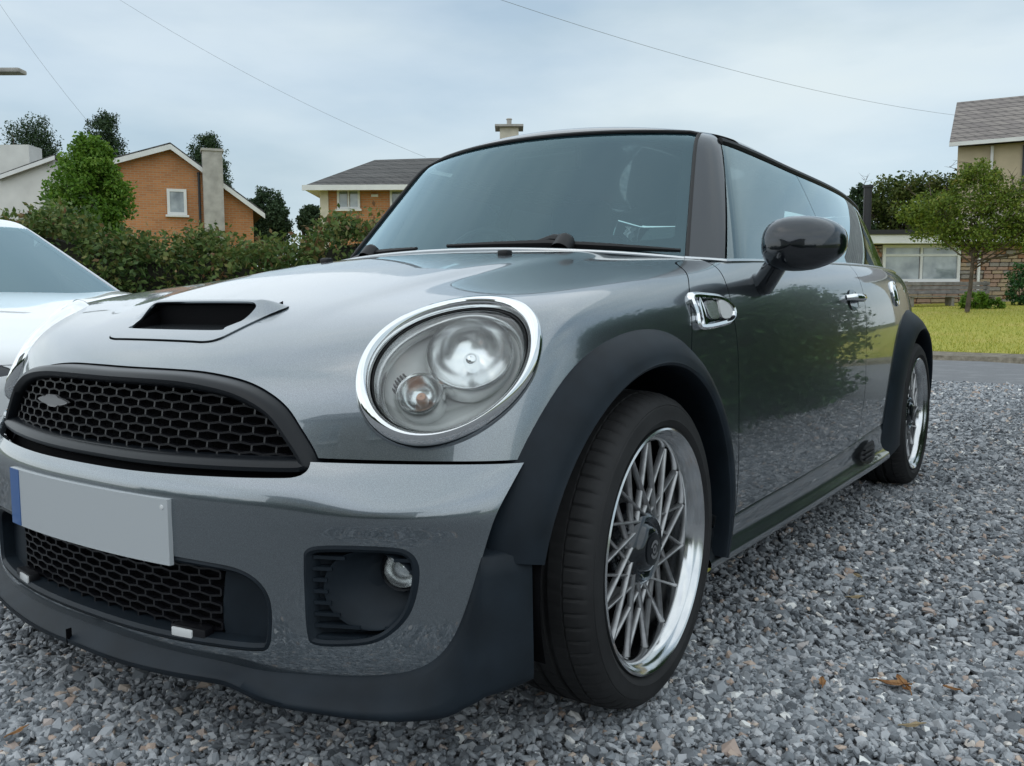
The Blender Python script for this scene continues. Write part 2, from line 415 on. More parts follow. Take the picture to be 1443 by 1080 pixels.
# grille outline, symmetric, in x-z
GRO = [(0, .650), (.12, .6505), (.22, .649), (.31, .640), (.37, .625), (.42, .600), (.455, .565), (.482, .532), (.492, .510), (.480, .498), (.44, .494), (.3, .489), (.15, .485), (0, .484)]
def sym(pl): return pl+[(-x, z) for x, z in reversed(pl) if x > 0]
GRP = smooth_poly(sym(GRO), 4)
SCP = [(.10, -.4945), (.150, -.4935), (.176, -.484), (.190, -.460), (.204, -.405), (.213, -.364), (.208, -.345), (.190, -.338), (.10, -.336)]
SCP = smooth_poly(SCP+[(-a, b) for a, b in reversed(SCP)], 4)

# ---- bonnet
def bonnet_grid(n1=300, n2=230):
    O0 = np.array([0, .12, .42]); ax = np.array([0, .75, .66]); ax /= np.linalg.norm(ax); e1 = np.array([0, -ax[2], ax[1]]); ex = np.array([1., 0, 0])
    lon = np.radians(np.linspace(-118, 118, n1)); lat = np.radians(np.linspace(-72, 70, n2))
    LO, LA = np.meshgrid(lon, lat, indexing='ij')
    D = (np.cos(LA)*np.cos(LO))[..., None]*e1+(np.cos(LA)*np.sin(LO))[..., None]*ex+np.sin(LA)[..., None]*ax
    D = D.reshape(-1, 3); return np.tile(O0, (len(D), 1)), D, n1, n2
S = surf(f_body, *bonnet_grid()); P = S[0]
YWZ = Spl([.5, .66, .732, .807, .83, .854, .864, .875, .93], [.188, .188, .208, .258, .305, .384, .45, .60, 1.6])
def y_rear_bonnet(x): return .365+.30*x*x
ax_ = np.abs(P[:, 0])
zb = .522+0*ax_
grf = np.where(P[:, 1] < -.3, sd_poly(P[:, 0], P[:, 2], GRP), 1.0)
scf = np.where(P[:, 2] > .6, sd_poly(P[:, 0], P[:, 1], SCP), 1.0)
rear = np.minimum(y_rear_bonnet(ax_)-P[:, 1], YWZ(P[:, 2])-P[:, 1])
hlf = hl_field(P)
BONNET = panel('bonnet', S, [P[:, 2]-zb, rear-.002, np.where(P[:, 1] < .5, arch_f(P), 1), hlf, grf-.001, scf-.0015], 'car_paint', flange=.014)
under = [P[:, 2]-.44, np.minimum(y_rear_bonnet(ax_)+.02, .47)-P[:, 1], arch_f(P, -.03), hlf+.004, scf+.004]
ZBELT = Spl([.3, .55, .9, 1.5, 2.1, 2.7], [.852, .862, .872, .886, .892, .885])
YDF = Spl([.15, .32, .5, .65, .76, .83, .87, .9], [.455, .455, .438, .436, .430, .455, .51, .56])
ZSILL = Spl([.2, .4, .5, 1.45, 1.7, 2.2], [.262, .268, .272, .300, .315, .32])
y, z = P[:, 1], P[:, 2]
wing = [np.maximum(y_rear_bonnet(ax_)-y-.001, np.where(y > .50, ZBELT(y)-z, -1)), y-YWZ(z)-.002, YDF(z)-y-.0018, z-ZSILL(y)-.001, arch_f(P)]
for sg in (1, -1): panel('front_wing', S, wing+[sg*P[:, 0]], 'car_paint')
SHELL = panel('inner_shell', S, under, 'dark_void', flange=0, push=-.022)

# ---- front wing, door, rear quarter, sill
ny, nz_ = 330, 110
gy, gz = np.meshgrid(np.linspace(.12, 2.72, ny), np.linspace(.13, .905, nz_), indexing='ij')
O = np.stack([0*gy, gy, gz], -1).reshape(-1, 3); D = np.tile([1., 0, 0], (len(O), 1))
S = surf(f_body, O, D, ny, nz_, 1.1); P = S[0]; y, z = P[:, 1], P[:, 2]
YDR = Spl([.15, .32, .4, .6, .75, .9], [1.46, 1.505, 1.55, 1.575, 1.60, 1.60])
belt = ZBELT(y)-z
DOOR = panel('door', S, [belt, y-YDF(z)-.0018, YDR(z)-y-.0018, z-ZSILL(y)-.003], 'car_paint', mirror=True)
panel('rear_quarter', S, [belt, y-YDR(z)-.0018, z-ZSILL(y)-.002, arch_r(P), 2.66-y], 'car_paint', mirror=True)
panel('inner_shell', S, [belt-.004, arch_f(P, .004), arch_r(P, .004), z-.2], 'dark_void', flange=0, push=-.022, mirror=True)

# sill skirt: own section swept along the car
def skirt():
    ys = np.linspace(.30, 1.98, 90); prof = [(-.004, None), (-.001, .255), (-.003, .243), (-.004, .232), (-.003, .222), (.001, .212), (.009, .202), (.013, .193), (.011, .182), (-.002, .170), (-.05, .160), (-.16, .158)]
    rows = []
    for yy in ys:
        zt = float(ZSILL(yy))-.002; top = zt; k = (top-.165)/(.268-.165)
        bx = float(Wy(yy))+float(Wz(.3))-.004
        fl = .006*np.clip((yy-1.45)/.4, 0, 1)
        row = []
        for dx, zz in prof:
            if zz is None: zz2 = top
            else: zz2 = .165+(zz-.165)*(1+(k-1)*np.clip((zz-.19)/.07, 0, 1)) if zz > .165 else zz
            row.append((bx+dx+fl*(1 if dx > -.01 else 0), yy, zz2))
        rows.append(row)
    m = MB().grid(np.array(rows)); return m
m = skirt(); SK = m.build('side_skirt', 'car_paint', CAR, smooth=True); m.mirror().build('side_skirt', 'car_paint', CAR, smooth=True)
# vent at the rear end of the skirt and the black guard above it
for sg in (1, -1):
    v = MB()
    pl = smooth_poly([(1.55, .262), (1.63, .285), (1.72, .283), (1.74, .255), (1.72, .222), (1.63, .215), (1.56, .235)], 6)
    n_ = len(pl); vv = [(sg*(.829+.3*max(0, .235-zz)), yy, zz) for yy, zz in pl]; v.add(vv, [tuple(range(n_))])
    for i in range(3): v.box((sg*.832, 1.645, .236+i*.016), (.010, .13, .005))
    v.build('skirt_vent', 'grille_black', CAR)
    g = MB(); gp = smooth_poly([(1.60, .322), (1.63, .40), (1.655, .425), (1.69, .42), (1.70, .38), (1.70, .33)], 5)
    xs = lambda yy, zz: sg*(float(Wy(yy))+float(Wz(zz))-.014)
    n_ = len(gp); g.add([(xs(a, b), a, b) for a, b in gp], [tuple(range(n_))])
    g.build('stone_guard', 'black_plastic', CAR)

# ---- bumper
na, nb = 380, 130
az, gz = np.meshgrid(np.radians(np.linspace(-112, 112, na)), np.linspace(.150, .5215, nb), indexing='ij')
O = np.stack([0*az, 0*az+.12, gz], -1).reshape(-1, 3); D = np.stack([np.sin(az), -np.cos(az), 0*az], -1).reshape(-1, 3)
S = surf(f_bumper, O, D, na, nb, 1.3); P = S[0]; ax_ = np.abs(P[:, 0])
FOG = smooth_poly([(.500, .362), (.506, .386), (.54, .394), (.62, .395), (.652, .388), (.664, .362), (.658, .315), (.642, .277), (.61, .246), (.57, .234), (.512, .232), (.500, .252), (.498, .31)], 6)
ITK = smooth_poly(sym([(0, .352), (.2, .352), (.34, .350), (.395, .344), (.428, .325), (.443, .295), (.443, .250), (.436, .220), (.415, .211), (.33, .207), (.2, .203), (0, .201)]), 4)
ZLOW = Spl([0, .2, .38, .44, .55, .61, .66, .70, .72, .735], [.176, .175, .174, .170, .175, .179, .194, .226, .27, .33])
low = np.where(ax_ < .73, P[:, 2]-ZLOW(ax_), P[:, 2]-.33)
# edge towards the arch trim
XED = Spl([.15, .33, .39, .49, .53], [.732, .734, .745, .769, .775])
edge = np.where(P[:, 2] > .25, XED(P[:, 2])-ax_, 1)
edge = np.where(P[:, 1] > -.3, -1, edge)
fogf = sd_poly(ax_, P[:, 2], FOG); itf = sd_poly(P[:, 0], P[:, 2], ITK); grb = sd_poly(P[:, 0], P[:, 2], GRP)
BUMPER = panel('front_bumper', S, [low, edge, fogf, itf, grb-.001, .5185-P[:, 2]], 'car_paint', flange=.016)
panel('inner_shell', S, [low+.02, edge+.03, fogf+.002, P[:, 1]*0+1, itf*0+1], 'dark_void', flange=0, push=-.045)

def front_y(F, x, z, dz=0):
    x = np.asarray(x, float); z = np.asarray(z, float)
    O = np.stack([x, 0*x+.1, z], -1); return cast(F, O, np.tile([0, -1., 0], (len(O), 1)), -.3, 1.2)[:, 1]

# ---- grille: frame, mesh, badge
def front_any(x, z):
    yb = front_y(f_bumper, x, np.minimum(z, .50)); yo = front_y(f_body, x, np.maximum(z, .50))
    t = np.clip((z-.50)/.05, 0, 1); return yb*(1-t)+yo*t
GB = smooth_poly([(x, z) for x, z in GRP[::2]], 3)
def offset_poly(pl, d):
    pl = np.array(pl); t = np.roll(pl, -1, 0)-np.roll(pl, 1, 0); n = np.stack([t[:, 1], -t[:, 0]], 1); n /= np.linalg.norm(n, axis=1, keepdims=True)
    a = np.sum(pl[:, 0]*np.roll(pl[:, 1], -1)-pl[:, 1]*np.roll(pl[:, 0], -1)); n *= np.sign(a)
    return pl+n*d
def frame_sweep(pl, prof, yf):
    """prof: (in-plane outward offset, outward depth)"""
    rows = []
    for d, h in prof:
        q = offset_poly(pl, d); rows.append(np.stack([q[:, 0], yf(q[:, 0], q[:, 1])-h, q[:, 1]], -1))
    return MB().grid(np.stack(rows, 1), close_u=True)
def gy_s(x, z):   # smooth carrier for the grille: a plane bowed in plan
    return -.607+.42*np.abs(x)**2.56+.15*(z-.52)
GRI = offset_poly(GB, -.006)
m = frame_sweep(GRI, [(.004, -.035), (.004, .004), (.0, .012), (-.007, .015), (-.014, .012), (-.020, .003), (-.023, -.008), (-.024, -.035)], gy_s)
GRILLE = m.build('grille', 'satin_black', CAR, smooth=True)
# two slim bars along the lower edge of the frame
for k, (zz, hh) in enumerate(((.508, .010), (.499, .018))):
    xs = np.linspace(-.452, .452, 61); zc = zz+.006*(np.abs(xs)/.45)**2
    MB().tube([(a, gy_s(a, b)-hh+.01, b) for a, b in zip(xs, zc)], .0040, 8).build('grille_bar', 'satin_black', GRILLE, smooth=True)
def honeycomb(inside, yf, cw, ch, thick, depth, x0, x1, z0, z1):
    """brick-set hexagonal cells: zigzag row bars and short upright walls, each a slim box on the carrier"""
    m = MB(); rows = int(round((z1-z0)/ch)); hc = int((x1-x0)/(cw/2)); am = ch*.11
    def wall(a, b, th):
        if not inside((a[0]+b[0])/2, (a[1]+b[1])/2): return
        dx, dz = b[0]-a[0], b[1]-a[1]; l = math.hypot(dx, dz); nx, nz2 = -dz/l*th/2, dx/l*th/2; v = []
        for px, pz in (a, b):
            yy = float(yf(px, pz))
            for s in (-1, 1):
                for d in (0, depth): v.append((px+s*nx, yy+d, pz+s*nz2))
        m.add(v, [(0, 1, 3, 2), (4, 6, 7, 5), (0, 4, 5, 1), (2, 3, 7, 6), (0, 2, 6, 4), (1, 5, 7, 3)])
    for r in range(rows+1):
        for c in range(hc):
            s0 = 1 if (c+r) % 2 else -1
            xa = x0+c*cw/2; zb_ = z0+r*ch
            wall((xa, zb_+s0*am), (xa+cw/2, zb_-s0*am), thick)
            if s0 > 0: wall((xa, zb_+am), (xa, zb_+ch-am), thick*1.25)
    return m
gin = offset_poly(GB, -.022)
ins = lambda a, b: float(sd_poly(np.array([a]), np.array([b]), gin)[0]) < .004 and b > .510
honeycomb(ins, lambda x, z: gy_s(x, z)+.006, .047, .0150, .0036, .012, -.48, .48, .508, .6475).build('mesh', 'grille_black', GRILLE)
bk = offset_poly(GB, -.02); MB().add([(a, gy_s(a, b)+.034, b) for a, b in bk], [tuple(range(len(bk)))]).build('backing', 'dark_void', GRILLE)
# winged badge on the right of the grille mesh (no lettering can be made out)
bd = smooth_poly([(-.30, 0), (-.27, .010), (-.255, .011), (-.245, .018), (-.22, .020), (-.195, .018), (-.185, .011), (-.17, .010), (-.14, 0), (-.17, -.010), (-.19, -.012), (-.20, -.018), (-.22, -.019), (-.24, -.018), (-.25, -.012), (-.27, -.010)], 2)
m = MB(); n_ = len(bd); zc = .578
v0 = [(-.2+(a+.22)*.85, gy_s(-.2+(a+.22)*.85, zc)-.001, zc+b*.62) for a, b in bd]; v1 = [(x, y-.006, z) for x, y, z in v0]
m.add(v0+v1, [tuple(range(n_, 2*n_))]+[(i, (i+1) % n_, n_+(i+1) % n_, n_+i) for i in range(n_)])
m.build('badge', 'badge_grey', GRILLE)

# ---- lower intake
iy = lambda x, z: -.640+.44*np.abs(x)**2.56+.0*z
iin = offset_poly(ITK, -.008)
m = frame_sweep(offset_poly(ITK, -.002), [(.001, -.06), (.001, .004), (-.004, .006), (-.010, .0), (-.012, -.05)], lambda x, z: front_y(f_bumper, x, z)+.006)
INT = m.build('lower_intake', 'black_plastic', BUMPER, smooth=True)
ins2 = lambda a, b: abs(a) < .324 and .214 < b < .346
honeycomb(ins2, lambda x, z: iy(x, z)+.012, .046, .0145, .0036, .010, -.368, .368, .210, .355).build('intake_mesh', 'grille_black', BUMPER)
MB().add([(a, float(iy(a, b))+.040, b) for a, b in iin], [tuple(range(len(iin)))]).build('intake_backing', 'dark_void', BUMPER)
for sg in (1, -1):
    q = [(.338, .345), (.33, .210), (.425, .214), (.437, .250), (.437, .295), (.42, .325), (.39, .341)]
    q = smooth_poly(q, 4)
    MB().add([(sg*a, float(iy(a, b))+.014, b) for a, b in q], [tuple(range(len(q)))]).build('intake_blank', 'black_plastic', BUMPER)
    d = MB().box((sg*.272, iy(.272, .2)-.002, .219), (.078, .02, .022), Matrix.Rotation(sg*R(9), 3, 'Z'))
    DL = d.build('running_lamp', 'grille_black', BUMPER, bevel=.003)
    MB().box((sg*.262, iy(.262, .2)-.012, .219), (.046, .006, .015), Matrix.Rotation(sg*R(9), 3, 'Z')).build('lamp_lens', 'lamp_white', DL, bevel=.002)

# ---- number plate (blank, with its blue band)
xs = np.linspace(-.26, .26, 30)
def plate(x0, x1, z0, z1, off):
    xs = np.linspace(x0, x1, max(3, int((x1-x0)/.02))); rows = []
    yb = lambda x: -.668+.30*np.abs(x)**2.2
    f = np.array([[(x, yb(x)-off, z0), (x, yb(x)-off, z1)] for x in xs]); b = f+np.array([0, .005+off, 0])
    m = MB().grid(f, flip=True).grid(b)
    n_ = len(xs); m.f += [(2*i, 2*i+2, 2*n_+2*i+2, 2*n_+2*i) for i in range(n_-1)]+[(2*i+1, 2*n_+2*i+1, 2*n_+2*i+3, 2*i+3) for i in range(n_-1)]
    m.f += [(0, 2*n_, 2*n_+1, 1), (2*n_-2, 2*n_-1, 4*n_-1, 4*n_-2)]
    return m
NP = plate(-.26, .26, .337, .448, .003).build('number_plate', 'plate_white', CAR)
plate(-.2595, -.216, .3375, .4475, .0042).build('blue_band', 'plate_blue', NP)
MB().lathe([(0, .0015), (.004, .001), (.005, -.002)], 10, Matrix.Translation((.246, -.6702+.30*.246**2.2-.0008, .434)) @ Matrix.Rotation(R(-90), 4, 'Z')).build('screw_cap', 'lamp_white', NP)

# ---- fog lamp pockets
for sg in (1, -1):
    fy = lambda x, z: front_y(f_bumper, x, z)
    m = frame_sweep(offset_poly(FOG, -.001), [(.001, -.05), (.001, .001), (-.004, .003), (-.009, .0), (-.011, -.05)], fy)
    b = MB()
    cx, cz = .590, .322
    q = offset_poly(FOG, -.008); b.add([(a, float(-.50+.9*(a-.6))+.0+.035*0+.045*1.0-.02, c) for a, c in q], [tuple(range(len(q)))])
    for i in range(8):                                        # louvres
        zz = .244+i*.0185; seg = [s for s in np.linspace(.500, .66, 40) if float(sd_poly(np.array([s]), np.array([zz]), FOG)[0]) < -.008 and math.hypot((s-cx)/.064, (zz-cz)/.062) > 1.0]
        runs = []
        for s in seg:
            if runs and s-runs[-1][-1] < .006: runs[-1].append(s)
            else: runs.append([s])
        for rn in runs:
            if len(rn) < 2: continue
            yy = fy(np.array([rn[0], rn[-1]]), np.array([zz, zz]))
            a_ = Vector((rn[0], yy[0]+.012, zz)); c_ = Vector((rn[-1], yy[1]+.012, zz))
            mid = (a_+c_)/2; ang = math.atan2(c_.y-a_.y, c_.x-a_.x)
            b.box(mid, ((c_-a_).length+.006, .018, .0055), Matrix.Rotation(ang, 3, 'Z'))
    # conical tube round the lamp
    th = np.linspace(0, 2*math.pi, 49)[:-1]; rows = []
    for r_, dep in ((1.03, .012), (1.0, .005), (.96, .006), (.84, .024), (.66, .045), (.48, .056)):
        row = []
        for t_ in th:
            xx = cx+(1-r_)*.070+.067*r_*math.cos(t_); zz = cz+(1-r_)*.060+.064*r_*math.sin(t_)
            xx = min(xx, .660)
            row.append((xx, 0, zz, dep))
        rows.append(row)
    A = np.array(rows).transpose(1, 0, 2); yy = fy(A[..., 0].ravel(), A[..., 2].ravel()).reshape(A.shape[:2])
    G = np.stack([A[..., 0], yy+A[..., 3], A[..., 2]], -1)
    mt = MB().grid(G, close_u=True)
    if sg < 0: m, b, mt = m.mirror(), b.mirror(), mt.mirror()
    FP = m.build('fog_lamp_surround', 'black_plastic', BUMPER, smooth=True)
    b.build('fog_louvre', 'black_plastic', FP) if False else b.build('louvre', 'black_plastic', BUMPER)
    mt.build('fog_lamp_tube', 'black_plastic', BUMPER, smooth=True)
    lm = MB(); M = Matrix.Translation((sg*.622, -.486, .352)) @ Matrix.Rotation(R(-90)+sg*R(34), 4, 'Z')
    lm.lathe([(.036, -.03), (.036, .004), (.033, .010), (.029, .005)], 32, M)
    FL = lm.build('fog_lamp', 'gloss_black', BUMPER, smooth=True)
    lens = MB().lathe([(.031, .005), (.024, .011), (.014, .014), (0, .016)], 32, M); lens.build('fog_lens', 'lens_clear', BUMPER, smooth=True)
    rf = MB().lathe([(.030, .003), (.023, -.010), (.012, -.018), (0, -.020)], 32, M); rf.lathe([(0, -.004), (.008, -.006), (.008, -.018)], 14, M); rf.build('fog_reflector', 'reflector', BUMPER, smooth=True)

# ---- front lip spoiler
def lip():
    # stations: x, y top, z top (under the bumper), bottom z, outward push
    st = [(0, -.655, .182, .150, .030), (.15, -.648, .182, .147, .030), (.30, -.628, .184, .152, .030), (.37, -.611, .182, .152, .030), (.42, -.597, .178, .138, .030),
          (.48, -.577, .180, .130, .030), (.55, -.548, .182, .127, .032), (.61, -.519, .188, .126, .034), (.66, -.491, .204, .130, .036), (.695, -.471, .236, .136, .034), (.716, -.459, .280, .146, .031), (.731, -.450, .330, .156, .028), (.742, -.441, .378, .165, .024)]
    A = np.array(st); s = np.arange(len(A)); t = np.linspace(0, len(A)-1, 90)
    C = np.stack([Spl(s, A[:, i])(t) for i in range(5)], 1)
    rows = []
    for i, (x, y, zt, zb_, o) in enumerate(C):
        d = C[min(i+1, 89), :2]-C[max(i-1, 0), :2]; d /= np.linalg.norm(d); n = np.array([d[1], -d[0]])
        if i == 0: n = np.array([0, -1.])
        zl = zt-zb_; k = max(0, min(1, (zl-.06)/.12))
        row = []
        for off, zz in ((-.035, zt+.012), (-.006, zt+.004), (.004, zt-.002), (.35*o, zt-.010-.02*k), (.62*o, zb_+.55*zl), (.92*o, zb_+.28*zl), (1.05*o, zb_+.012), (1.0*o, zb_+.003), (.85*o, zb_), (-.06, zb_+.006), (-.13, zb_+.02)):
            row.append((x+n[0]*off, y+n[1]*off, zz))
        rows.append(row)
    R_ = np.array(rows)
    # side end: runs back to the wheel arch
    last = R_[-1]; back = []
    for k, (dx, dy) in enumerate(((.016, .022), (.030, .048), (.040, .078))):
        q = last.copy(); q[:, 0] += dx; q[:, 1] += dy; q[:, 2] = np.where(q[:, 2] > .2, q[:, 2]-.0, q[:, 2]+.004*(k+1)); back.append(q)
    q = back[-1].copy(); q[:, 0] -= .09; q[:, 1] += .01; back.append(q)
    R_ = np.concatenate([R_, np.array(back)])
    L_ = R_[1:][::-1].copy(); L_[..., 0] *= -1
    return MB().grid(np.concatenate([L_, R_]), flip=True)
LIP = lip().build('front_lip', 'black_plastic', CAR, smooth=True); LIP.data.set_sharp_from_angle(angle=R(75))
MB().box((-.02, -.6815, .166), (.0020, .010, .026)).build('lip_seam', 'dark_void', LIP)

# ---- wheel arch flares
def flare(cy_, RA, ph0, ph1, xl, rl, F, n=72, roll=.010):
    rows = []
    for ph in np.linspace(ph0, ph1, n):
        c, s_ = -math.cos(ph), math.sin(ph); ro = float(RA(ph))+.004; ri = float(rl(ph)); xlip = float(xl(ph))
        def bx(r): 
            p = cast(F, np.array([[0, cy_+c*r, WR+s_*r]]), np.array([[1., 0, 0]]), 0, 1.0)[0, 0]; return p
        xo = bx(ro) if ph > .05 else bx(ro)
        if cy_+c*ro < -.40: xo = min(xo, .80)
        row = [(xo-.02, ro+.001), (xo+.002, ro)]
        for t in (.12, .3, .5, .7, .86):
            xx = xo+(xlip-xo)*(t**.8)+.012*math.sin(math.pi*t); row.append((xx, ro+(ri-ro)*t))
        row += [(xlip+.001, ri+.006), (xlip-.002, ri+.001), (xlip-.010, ri-.001), (xlip-.045, ri+.004), (xlip-.10, ri+.012), (xlip-.30, ri+.016)]
        rows.append([(x_, cy_+c*r_, WR+s_*r_) for x_, r_ in row])
    return MB().grid(np.array(rows), flip=True)
def f_front_mix(p): return np.where(p[..., 2] > .52, f_body(p), np.minimum(f_bumper(p), np.where(p[..., 1] > -.2, f_body(p), 9)))
m = flare(FW, RAF, .16, 3.42, Spl([0, .5, 1.0, 1.57, 2.2, 3.4], [.800, .822, .840, .848, .846, .838]), Spl([0, .6, 1.5, 2.4, 3.4], [.362, .366, .352, .344, .342]), f_body)
m.build('wheel_arch_trim', 'black_plastic', CAR, smooth=True); m.mirror().build('wheel_arch_trim', 'black_plastic', CAR, smooth=True)
m = flare(RW, RAR, -.25, 3.3, Spl([-.3, .3, 1.0, 1.57, 2.4, 3.4], [.835, .842, .848, .848, .84, .81]), Spl([-.3, 1.5, 3.4], [.345, .35, .345]), f_body)
m.build('wheel_arch_trim', 'black_plastic', CAR, smooth=True); m.mirror().build('wheel_arch_trim', 'black_plastic', CAR, smooth=True)
for cy_ in (FW, RW):
    for sg in (1, -1):
        ph = np.linspace(-.3, 3.5, 30)
        G = np.array([[(sg*xx, cy_-math.cos(a)*.366, WR+math.sin(a)*.366) for xx in (.80, .45)] for a in ph])
        b = MB().grid(G); b.add([(sg*.46, cy_-math.cos(a)*.37, WR+math.sin(a)*.37) for a in ph], [tuple(range(30))]); b.build('wheel_well', 'dark_void', CAR)

# ---- headlights
def headlight(sg):
    th = np.linspace(0, 2*math.pi, 97)[:-1]
    Q = HC+np.outer(np.cos(th)*HSA, HA)+np.outer(np.sin(th)*HSB, HB)
    B = cast(f_body, Q-HN*.12, np.tile(HN, (len(Q), 1)), 0, .25); dl = (B-Q)@HN
    # smooth periodic
    for _ in range(6): dl = (np.roll(dl, 1)+2*dl+np.roll(dl, -1))/4
    def pt(rho, h, k=.75):
        return HC+np.outer(np.cos(th)*HSA*rho, HA)+np.outer(np.sin(th)*HSB*rho, HB)+np.outer(dl*k*rho**2+h, HN)
    def grid(prof): return np.stack([pt(r, h) for r, h in prof], 1)
    def mk(m): return m if sg > 0 else m.mirror()
    ring = MB().grid(grid([(.99, -.06), (1.0, -.012), (1.01, .003), (1.0, .012), (.97, .020), (.93, .0235), (.89, .021), (.855, .013), (.842, .004), (.838, -.012)]), close_u=True)
    HLR = mk(ring).build('headlight', 'chrome', CAR, smooth=True)
    gsk = MB().grid(grid([(.841, .002), (.834, .006), (.824, .005), (.818, -.003), (.817, -.02)]), close_u=True); mk(gsk).build('lens_gasket', 'rubber', HLR, smooth=True)
    lens = MB().grid(grid([(.822, .002), (.78, .011), (.66, .022), (.5, .029), (.3, .034), (.12, .036), (.01, .0365)]), close_u=True)
    mk(lens).build('lens', 'lens_clear', HLR, smooth=True)
    bezel = MB().grid(grid([(.820, .0), (.80, -.004), (.775, -.008), (.755, -.016), (.745, -.030), (.74, -.05)]), close_u=True)
    mk(bezel).build('inner_bezel', 'reflector', HLR, smooth=True)
    bow = MB().grid(grid([(.745, -.028), (.65, -.043), (.4, -.058), (.15, -.064), (.01, -.065)]), close_u=True); mk(bow).build('lamp_housing', 'lamp_grey', HLR, smooth=True)
    # main reflector bowl, up and outboard
    def disc(cu, cv, prof, n=40, sx=1.0):
        t2 = np.linspace(0, 2*math.pi, n+1)[:-1]; rows = []
        for r_, h in prof: rows.append(HC+np.outer(cu+np.cos(t2)*r_*sx, HA)+np.outer(cv+np.sin(t2)*r_, HB)+HN*h)
        return MB().grid(np.stack(rows, 1), close_u=True)
    mk(disc(.044, .010, [(.072, -.055), (.074, -.014), (.071, -.010), (.067, -.014), (.062, -.024), (.050, -.038), (.03, -.050), (.014, -.055), (.001, -.056)])).build('main_reflector', 'reflector', HLR, smooth=True)
    bulb = disc(.044, .010, [(.014, -.056), (.014, -.036), (.011, -.030), (.006, -.027), (.001, -.026)], 20); mk(bulb).build('bulb', 'chrome', HLR, smooth=True)
    mk(disc(-.064, .004, [(.040, -.060), (.040, -.020), (.037, -.015), (.033, -.018), (.030, -.034), (.018, -.046), (.001, -.049)], 32)).build('indicator_reflector', 'reflector', HLR, smooth=True)
    mk(disc(-.064, .004, [(.034, -.017), (.028, -.008), (.016, -.003), (.001, -.001)], 32)).build('indicator_lens', 'lens_clear', HLR, smooth=True)
    mk(disc(-.064, .002, [(.010, -.049), (.010, -.032), (.007, -.027), (.001, -.026)], 16)).build('indicator_bulb', 'amber', HLR, smooth=True)
    # small cooling grid
    g = MB()
    for i in range(6):
        c0 = HC+HA*(-.078+.0*i)+HB*(.050+.0*i)+HN*(-.034); c0 = c0+HA*(.006*i-.012)
        g.tube([c0-HB*.012, c0+HB*.012], .0018, 5)
    mk(g).build('lamp_fins', 'grille_black', HLR)
headlight(1); headlight(-1)
# ---- bonnet scoop
def scoop():
    def zs(x, y): return cast(f_body, np.stack([x, y, 0*x+.5], -1), np.tile([0, 0, 1.], (len(x), 1)), 0, .6)[:, 2]
    # outer panel as a height field with a raised hood, mouth cut out
    nx, nyy = 121, 80
    gx, gyv = np.meshgrid(np.linspace(-.225, .225, nx), np.linspace(-.505, -.325, nyy), indexing='ij')
    x, y = gx.ravel(), gyv.ravel(); z = zs(x, y)
    t = np.clip((y+.425)/.05, 0, 1); t = t*t*(3-2*t)
    back = np.clip((-.330-y)/.05, 0, 1); side = np.clip(-sd_poly(x, y, SCP)/.055, 0, 1); side = side*side*(3-2*side); back = back*back*(3-2*back)
    z2 = z+.003+.026*np.sqrt(back*side+1e-9)*t
    P = np.stack([x, y, z2], -1); G = P.reshape(nx, nyy, 3)
    du = np.gradient(G, axis=0); dv = np.gradient(G, axis=1); N = np.cross(du, dv); N /= np.linalg.norm(N, axis=-1, keepdims=True); N = N.reshape(-1, 3)
    mouth = smooth_poly([(-.128, -.460), (.128, -.460), (.152, -.445), (.172, -.402), (.160, -.388), (.08, -.386), (-.08, -.386), (-.160, -.388), (-.172, -.402), (-.152, -.445)], 6)
    out = -sd_poly(x, y, SCP)-.0006
    S = (P, N, grid_faces(nx, nyy))
    o = panel('bonnet_scoop', S, [out, sd_poly(x, y, mouth)], 'car_paint', BONNET, flange=.004)
    # ramp inside the mouth, dropping backwards
    xs = np.linspace(-.176, .176, 41); ys = np.linspace(-.464, -.33, 14); rows = []
    for a in xs:
        zz = zs(np.full(14, a), np.full(14, -.464)); s = np.linspace(0, 1, 14)
        rows.append(np.stack([np.full(14, a), ys, zz[0]+.002+.014*s], -1))
    MB().grid(np.array(rows)).build('scoop_ramp', 'car_paint', BONNET, smooth=True)
    # cheeks and dark throat
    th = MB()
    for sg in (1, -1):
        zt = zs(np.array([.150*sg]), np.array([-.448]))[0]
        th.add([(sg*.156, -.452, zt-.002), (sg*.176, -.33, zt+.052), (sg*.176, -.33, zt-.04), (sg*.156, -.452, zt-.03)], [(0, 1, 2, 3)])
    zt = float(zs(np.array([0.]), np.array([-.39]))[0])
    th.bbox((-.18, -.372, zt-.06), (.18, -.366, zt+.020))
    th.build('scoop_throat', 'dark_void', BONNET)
scoop()
# stripe badge holder strip over the grille top and washer jets
for sg in (1, -1):
    p = cast(f_body, np.array([[sg*.305, .24, .6]]), np.array([[0, 0, 1.]]), 0, .6)[0]
    m = MB().box((p[0], p[1], p[2]+.004), (.030, .024, .014)); m.build('washer_jet', 'rubber', BONNET, bevel=.005)

